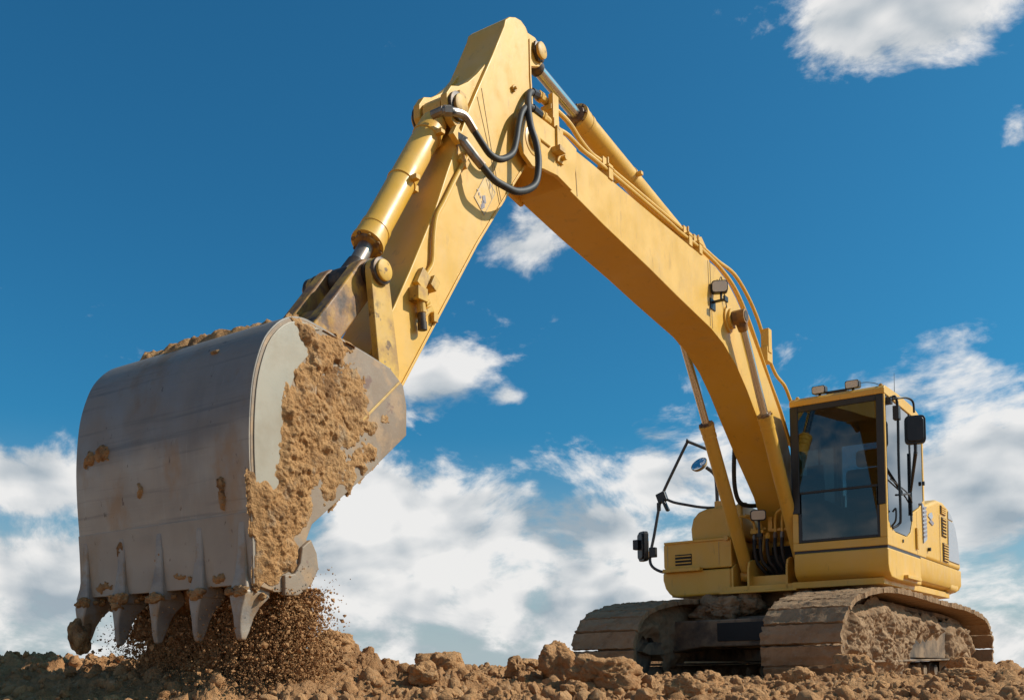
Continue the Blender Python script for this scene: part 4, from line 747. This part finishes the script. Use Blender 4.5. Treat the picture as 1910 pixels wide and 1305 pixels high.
# cab interior
seat = MB().bx(-1.08, -0.62, 0.0, 0.50, 1.80, 1.93).bx(-1.10, -0.60, -0.18, -0.03, 1.85, 2.48).bx(-0.99, -0.71, -0.17, -0.06, 2.50, 2.70).bx(-1.0, -0.7, 0.05, 0.45, 1.5, 1.8)
seat.build('seat', M['fabric'], cab, 0.05, 4)
cs = MB().bx(-1.26, -1.12, 0.0, 0.55, 1.5, 2.02).bx(-0.58, -0.44, -0.1, 0.60, 1.5, 2.05).bx(-0.60, -0.42, 0.85, 0.95, 1.5, 2.25).bx(-0.62, -0.44, 0.84, 0.90, 2.2, 2.40); split(cs, 'console', M['cabin'], cab, 0.02)
lv = MB().cyl((-1.19, 0.45, 2.0), (-1.19, 0.50, 2.18), 0.014, 8).cyl((-1.19, 0.49, 2.16), (-1.19, 0.51, 2.27), 0.028, 10).cyl((-0.51, 0.5, 2.0), (-0.51, 0.55, 2.2), 0.014, 8).cyl((-0.51, 0.54, 2.18), (-0.51, 0.56, 2.29), 0.028, 10).cyl((-0.93, 0.85, 1.5), (-0.93, 0.75, 2.05), 0.012, 8).cyl((-0.80, 0.85, 1.5), (-0.80, 0.75, 2.05), 0.012, 8); split(lv, 'control_lever', M['black'], cab)
MB().bx(X1 + 0.05, X0 - 0.05, YB + 0.07, YF - 0.06, 2.97, 2.99).build('headliner', M['cabin'], cab)
cl = MB().bx(X1 + 0.046, X0 - 0.046, YB + 0.061, YB + 0.075, ZB + 0.05, 2.12).bx(X1 + 0.046, X1 + 0.06, YB + 0.06, YB + 0.14, 2.12, 2.97).bx(X0 - 0.06, X0 - 0.046, YB + 0.06, YB + 0.14, 2.12, 2.97).bx(X1 + 0.046, X1 + 0.052, YF - 0.06, YF - 0.03, 1.5, 2.97).bx(X0 - 0.052, X0 - 0.046, YB + 0.08, YF - 0.06, ZB + 0.05, 2.03).bx(X1 + 0.05, X0 - 0.05, YB + 0.076, YF - 0.06, ZB + 0.051, ZB + 0.06).bx(X1 + 0.034, X1 + 0.045, YB + 0.08, YF - 0.06, ZB + 0.05, 1.60)
split(cl, 'cab_lining', M['cabin'], cab)
# cab base
base = MB().prism([(YF, 1.415), (YF + 0.005, 1.24), (YF - 0.03, 1.17), (YF - 0.12, 1.115), (YF - 0.4, 1.10), (-0.31, 1.10), (-0.31, 1.415)], X1 - 0.003, X0 - 0.005).build('cab_base', PA, ex, 0.02, 3)
MB().bx(X1 + 0.005, X0 - 0.01, -0.58, YF - 0.012, 1.41, 1.445).build('rubber_seal', M['black'], base)

# ---- undercarriage
uc = MB().cyl((0, 0, 0.90), (0, 0, 1.055), 0.66, 48).build('slew_ring', M['mud_steel'], ex, 0.01)
DEL = A_UP - B_TR
def under(o): o.rotation_euler = (0, 0, DEL); return o
cb = MB().bx(-0.85, 0.85, -1.0, 1.05, 0.42, 0.78).bx(-0.62, 0.62, -0.62, 0.62, 0.76, 0.92)
cb.prism_y([(-0.9, 0.38), (-0.9, 0.74), (0.9, 0.74), (0.9, 0.38), (0.5, 0.44), (-0.5, 0.44)], 1.03, 1.42)
cb = under(cb.build('undercarriage_frame', M['mud_steel'], ex, 0.02))
MB().bx(-0.25, 0.30, 1.42, 1.435, 0.50, 0.70).build('cover_plate', M['dark'], cb, 0.004)
path = [(1.95, 0.0), (1.0, 0.0), (0.0, 0.0), (-1.2, 0.0), (-2.25, 0.01), (-2.46, 0.06), (-2.62, 0.17), (-2.70, 0.33), (-2.68, 0.49), (-2.60, 0.62), (-2.43, 0.72), (-2.1, 0.79), (-1.5, 0.85), (-0.6, 0.885), (0.3, 0.935), (0.9, 0.955), (1.45, 0.935), (1.95, 0.86), (2.18, 0.79), (2.33, 0.69), (2.43, 0.55), (2.46, 0.41), (2.43, 0.26), (2.33, 0.12), (2.18, 0.03)]
pl = spline([(0, y, z) for y, z in path + path[:1]], 12)
seg = [0]
for i in range(1, len(pl)): seg.append(seg[-1] + (pl[i] - pl[i - 1]).length)
TOTAL = seg[-1]; NS = 60
def shoe_mesh(seed):
    nx, ny = 36, 8; hw, hl = 0.395, TOTAL / NS / 2 * 0.955
    X, Y = np.meshgrid(np.linspace(-hw, hw, nx), np.linspace(-hl, hl, ny)); X = X.ravel(); Y = Y.ravel()
    q = np.stack([X, Y, np.full_like(X, seed * 2.3)], 1)
    rib = np.maximum(0, np.cos(Y / hl * math.pi * 1.25)) ** 4
    zt = 0.012 + 0.022 * rib * np.clip(0.6 + fbm(q * 5, 2, seed), 0, 1) + 0.030 * (0.5 + 0.5 * fbm(q * 8, 4, seed + 3, 0.6)) + 0.014 * fbm(q * 34, 3, seed + 8, 0.7)
    X2 = X + (np.abs(X) > hw * 0.99) * 0.022 * fbm(q * 30, 2, seed + 4) ; Y2 = Y + (np.abs(Y) > hl * 0.99) * 0.011 * fbm(q * 18, 3, seed + 6)
    top = np.stack([X2, Y2, zt], 1); bot = np.stack([X2, Y2, np.full_like(X, -0.022)], 1)
    i = np.arange(nx * ny).reshape(ny, nx); F = np.stack([i[:-1, :-1], i[:-1, 1:], i[1:, 1:], i[1:, :-1]], -1).reshape(-1, 4); n = nx * ny
    rim = np.concatenate([i[0, :], i[1:, -1], i[-1, -2::-1], i[-2:0:-1, 0]]); r2 = np.roll(rim, -1)
    G = np.stack([rim, rim + n, r2 + n, r2], 1)
    return np_mesh('track_shoe', np.concatenate([top, bot]), np.concatenate([F, F[:, ::-1] + n, G]), True, 38)
SH = [shoe_mesh(k) for k in range(5)]
GA = 1.105
def build_track(sx):
    f = MB().prism([(1.55, 0.30), (1.75, 0.42), (1.55, 0.62), (1.2, 0.72), (-1.6, 0.70), (-2.1, 0.60), (-2.2, 0.36), (-1.9, 0.26)], sx * GA - 0.20, sx * GA + 0.20)
    f.prism([(1.9, 0.36), (2.05, 0.40), (1.9, 0.50), (1.4, 0.52), (1.4, 0.36)], sx * GA - 0.22, sx * GA - 0.14).prism([(1.9, 0.36), (2.05, 0.40), (1.9, 0.50), (1.4, 0.52), (1.4, 0.36)], sx * GA + 0.14, sx * GA + 0.22)
    f.bx(sx * GA - 0.27, sx * GA + 0.27, -1.6, 1.3, 0.24, 0.265)
    tr = under(f.build('track', M['mud_steel'], ex, 0.012))
    def wheel(nm, y, z, r, w, n=32):
        MB().lathe((sx * GA - w, y, z), (sx * GA + w, y, z), [(0, r * 0.28), (0.0, r * 0.62), (w * 0.25, r * 0.72), (w * 0.3, r * 0.94), (w * 0.42, r), (w * 1.58, r), (w * 1.7, r * 0.94), (w * 1.75, r * 0.72), (2 * w, r * 0.62), (2 * w, r * 0.28)], n).build(nm, M['mud_steel'], tr)
    wheel('idler', 2.02, 0.40, 0.375, 0.15); wheel('sprocket', -2.27, 0.375, 0.345, 0.12)
    for k in range(9): wheel('roller', 1.45 - k * 0.40, 0.135, 0.10, 0.19, 18)
    for y in (0.9, -0.7): wheel('carrier_roller', y, 0.80, 0.085, 0.10, 16)
    # link chain
    mb = MB(); 
    for s in (-0.09, 0.09):
        pts = [(sx * GA + s, p.y * 0.968 - 0.004, 0.43 + (p.z - 0.43) * 0.84) for p in pl[::4]]; mb.tube(pts, 0.04, 6, 0)
    mb.build('track_chain', M['mud_steel'], tr)
    j = 0
    for k in range(NS):
        d = (k + 0.5) / NS * TOTAL
        while seg[j + 1] < d: j += 1
        t = (d - seg[j]) / (seg[j + 1] - seg[j]); p = pl[j].lerp(pl[j + 1], t); tg = (pl[j + 1] - pl[j]).normalized()
        nrm = Vector((0, tg.z, -tg.y))                                # outwards
        if nrm.dot(p - Vector((0, 0, 0.42))) < 0: nrm = -nrm
        o = bpy.data.objects.new('track_shoe', SH[(k * 7 + (sx > 0) * 3) % 5]); col.objects.link(o); o.parent = tr
        jit = random.uniform(-0.02, 0.02)
        m = Matrix((Vector((1, 0, 0)), nrm.cross(Vector((1, 0, 0))), nrm)).transposed() @ Matrix.Rotation(jit, 3, 'X')
        o.matrix_local = Matrix.Translation(Vector((sx * GA, p.y, p.z)) + nrm * 0.012) @ m.to_4x4()
    return tr
for mm in SH: mm.materials.append(M['mud'])
trn = build_track(-1); trf = build_track(1)
def on_outer(x0, sgn):
    return lambda u, v, t: np.stack([np.full_like(u, x0) + sgn * t, u, v], 1)
crust('caked_mud', [(1.80, 0.16), (2.15, 0.40), (1.85, 0.76), (1.1, 0.90), (0.0, 0.80), (-0.9, 0.74), (-1.3, 0.60), (-0.95, 0.46), (-0.1, 0.47), (0.1, 0.34), (0.05, 0.17), (0.6, 0.10), (1.2, 0.12)], on_outer(-1.30, -1), 0.011, 0.13, M['mud'], trn, 5, 0.14, 0.06, 5.0, lumps=0.85, dm=0.3)
crust('caked_mud', [(-1.25, 0.16), (-1.3, 0.72), (-1.7, 0.72), (-2.15, 0.66), (-2.45, 0.5), (-2.4, 0.2), (-2.0, 0.10)], on_outer(-1.27, -1), 0.016, 0.14, M['mud'], trn, 15, 0.09, 0.04, 6.0, lumps=0.7, dm=0.3)
crust('caked_mud', [(2.22, 0.50), (2.05, 0.72), (1.75, 0.83), (1.2, 0.90), (0.3, 0.90), (0.3, 0.50), (1.0, 0.30), (1.5, 0.24), (1.75, 0.5), (2.0, 0.60)], on_outer(0.90, -1), 0.016, 0.08, M['mud'], trf, 25, 0.10, 0.06, 6.0, lumps=0.7, dm=0.3)
for (x, y, z, s, sd) in ((0.42, 1.02, 0.88, (0.24, 0.22, 0.13), 3), (0.66, 1.0, 0.80, (0.16, 0.16, 0.10), 4), (0.20, 0.92, 0.93, (0.14, 0.15, 0.11), 6), (-0.42, 0.82, 0.93, (0.16, 0.15, 0.12), 8), (-0.72, 0.9, 0.94, (0.20, 0.16, 0.06), 9)):
    v, f = lump(s, 5, 70 + sd, 0.6); o = link('mud_lump', np_mesh('mud_lump', v + np.array([x, y, z]), f), M['mud'], cb)

# ---- soil on the bucket
soil_poly = [(8.67, 1.845), (8.57, 1.84), (8.38, 1.81), (8.31, 1.77), (8.36, 1.67), (8.50, 1.64), (8.54, 1.54), (8.44, 1.48), (8.35, 1.40), (8.39, 1.32), (8.51, 1.22), (8.56, 1.07), (8.60, 0.95), (8.66, 0.86), (8.66, 0.78), (8.72, 0.72), (8.80, 0.66), (8.88, 0.61), (8.96, 0.62), (8.96, 0.80), (8.96, 0.95), (8.95, 1.06), (8.82, 1.12), (8.775, 1.20), (8.785, 1.32), (8.76, 1.45), (8.67, 1.61), (8.64, 1.70), (8.67, 1.80)]
plate_poly = offset(so, 0.0)[::2] + mouth
crust('caked_soil', soil_poly, on_outer(-WB - 0.005, -1), 0.0045, 0.038, M['cake'], bucket, 2, 0.08, 0.045, 15.0, lumps=0.6, dm=0.85, clip=plate_poly)
crust('caked_soil', [(8.44, 1.62), (8.30, 1.55), (8.12, 1.46), (8.2, 1.40), (8.4, 1.44), (8.5, 1.50)], on_outer(-WB - 0.001, -1), 0.006, 0.012, M['cake'], bucket, 12, 0.03, 0.06, 18.0, lumps=0.8, clip=plate_poly)
crust('caked_soil', [(8.50, 1.22), (8.22, 1.36), (8.10, 1.34), (8.30, 1.16), (8.52, 1.0)], on_outer(-WB - 0.001, -1), 0.006, 0.008, M['cake'], bucket, 32, 0.03, 0.07, 18.0, lumps=0.9, clip=plate_poly)
crust('soil_film', [(8.72, 1.84), (8.30, 1.80), (8.18, 1.72), (8.10, 1.58), (7.98, 1.50), (8.10, 1.33), (8.30, 1.15), (8.52, 0.98), (8.58, 0.90), (8.62, 0.76), (8.70, 0.66), (8.92, 0.62), (8.93, 1.12), (8.74, 1.20), (8.72, 1.45), (8.62, 1.62)], on_outer(-WB - 0.002, -1), 0.006, 0.003, M['cake'], bucket, 92, 0.25, 0.16, 14.0, cut=0.10, lumps=0.9, clip=plate_poly)
yz = np.array(so[:so.index(max(so))])
def on_top(u, v, t):                                                # u across (x), v along y on the upper shell
    z = np.interp(v, yz[:, 0], yz[:, 1]); return np.stack([u, v, z - 0.004 + t], 1)
crust('caked_soil', [(-0.60, 8.30), (-0.60, 8.64), (-0.2, 8.72), (0.2, 8.74), (0.46, 8.70), (0.55, 8.2), (0, 8.1)], on_top, 0.010, 0.050, M['cake'], bucket, 42, 0.06, 0.04, 12.0, lumps=0.7)
low = np.array(so); low = low[low[:, 0] > 8.80]; low = low[np.argsort(low[:, 1])]
def on_front(u, v, t): return np.stack([u, np.interp(v, low[:, 1], low[:, 0]) + 0.010 + t, v], 1)
for k, (x, z, a, b) in enumerate(((0.50, 1.30, 0.030, 0.025), (0.40, 1.325, 0.05, 0.04), (-0.44, 1.06, 0.025, 0.07), (-0.30, 1.70, 0.04, 0.02), (0.30, 0.87, 0.03, 0.03), (0.0, 0.80, 0.02, 0.03), (-0.16, 0.70, 0.05, 0.02), (0.42, 0.69, 0.05, 0.02), (-0.42, 0.68, 0.04, 0.015), (0.12, 1.12, 0.012, 0.03))):
    crust('soil_splash', [(x + a * math.cos(t), z + b * math.sin(t)) for t in np.linspace(0, 6.28, 9)[:-1]], on_front, 0.006, 0.006, M['cake'], bucket, 52 + k, 0.03, 0.03, 22.0, lumps=0.8)
for k, x in enumerate((-0.555, -0.28, 0.0, 0.28, 0.565)):
    V, F, off = [], [], 0
    for q in range(16):
        r = random.uniform(0.007, 0.017); v, f = lump((r * 1.7, r, r), 3, 200 + k * 20 + q, 0.7); p = np.array([x + random.uniform(-0.06, 0.075), 0, 0.618 + random.gauss(0, 0.009)])
        p[1] = 8.948 if abs(p[0] - x) < 0.045 else 8.915 - random.uniform(0, 0.06)
        V.append(v + p); F.append(f + off); off += len(v)
    tag(link('tooth_soil', np_mesh('tooth_soil', np.concatenate(V), np.concatenate(F)), M['cake'], bucket), kind='stuff')
v, f = lump((0.040, 0.045, 0.075), 4, 260, 0.4); link('tooth_soil', np_mesh('tooth_soil', v + np.array([0.565, 8.95, 0.46]), f), M['cake'], bucket)
v, f = lump((0.44, 0.26, 0.30), 5, 270, 0.25); link('soil_load', np_mesh('soil_load', v + np.array([0, 8.55, 1.25]), f), M['falling'], bucket)
v, f = lump((0.43, 0.10, 0.15), 5, 271, 0.45); link('soil_load', np_mesh('soil_load', v + np.array([0.0, 8.73, 0.72]), f), M['falling'], bucket)

# ================================================================== FALLING SOIL
def falling():
    n = 120000; m = np.array(MU)
    x = rng.uniform(-0.60, 0.56, n); t = rng.uniform(0, 1, n) ** 0.85
    y = 8.64 + rng.normal(size=n) * (0.09 + 0.10 * t); z = 0.66 - t * 0.64
    x = x + 0.05 * rng.normal(size=n) * t - 0.05 * (x < -0.3) * t
    gap = (x > 0.50 + 0.035 * rng.normal(size=n)); x = np.where(gap & (rng.uniform(0, 1, n) < 0.985), -0.62 + rng.uniform(0, 0.9, n), x)
    # clumps: crumbs fall in strings
    st = fbm(np.stack([x * 22, z * 3.0, y * 4], 1), 2, 5); keep = rng.uniform(0, 1, n) < 0.55 + 0.9 * st
    keep &= ~((x < -0.55) & (rng.uniform(0, 1, n) < 0.5))
    x, y, z = x[keep], y[keep], z[keep]; n = len(x)
    ne = 45000; te = rng.uniform(0, 1, ne); xe = -0.24 - 0.40 * rng.uniform(0, 1, ne) ** 0.8 + 0.025 * rng.normal(size=ne) * (0.4 + te); ye = 8.62 + 0.07 * rng.normal(size=ne); ze = 0.64 - te * 0.60
    x, y, z = np.concatenate([x, xe]), np.concatenate([y, ye]), np.concatenate([z, ze]); n = len(x)
    s = 0.0018 + 0.0026 * rng.uniform(0, 1, n) + 0.010 * rng.uniform(0, 1, n) ** 16
    k = 260; xs = -0.60 - np.abs(rng.normal(size=k)) * 0.06; ys = 8.58 + rng.normal(size=k) * 0.10; zz = rng.uniform(0.10, 0.74, k)
    P = np.stack([np.concatenate([x, xs]), np.concatenate([y, ys]), np.concatenate([z, zz])], 1) @ m.T + np.array(ROOT)
    s = np.concatenate([s, 0.0025 + 0.009 * rng.uniform(0, 1, k) ** 4])
    o = scatter('falling_soil', len(P), P, s, 0, M['falling'], 'brown soil crumbs pouring down from the tilted bucket', 'falling soil', 0.7, 14)
    # the dense heart of the fall
    V, F, off = [], [], 0
    for k in range(70):
        v, f = lump((0.035 + 0.02 * (k % 3), 0.035, 0.07 + 0.04 * (k % 4)), 4, 400 + k, 1.0); p = np.array([-0.40 + 0.84 * ((k * 0.618) % 1), 8.58 + 0.10 * ((k * 0.37) % 1), 0.10 + 0.50 * ((k * 0.731) % 1)])
        V.append((v + p) @ m.T + np.array(ROOT)); F.append(f + off); off += len(v)
    me = np_mesh('falling_soil_mass', np.concatenate(V), np.concatenate(F)); tag(link('falling_soil_mass', me, M['falling']), 'dense dark curtain of soil below the bucket teeth', 'falling soil', kind='stuff')
falling()
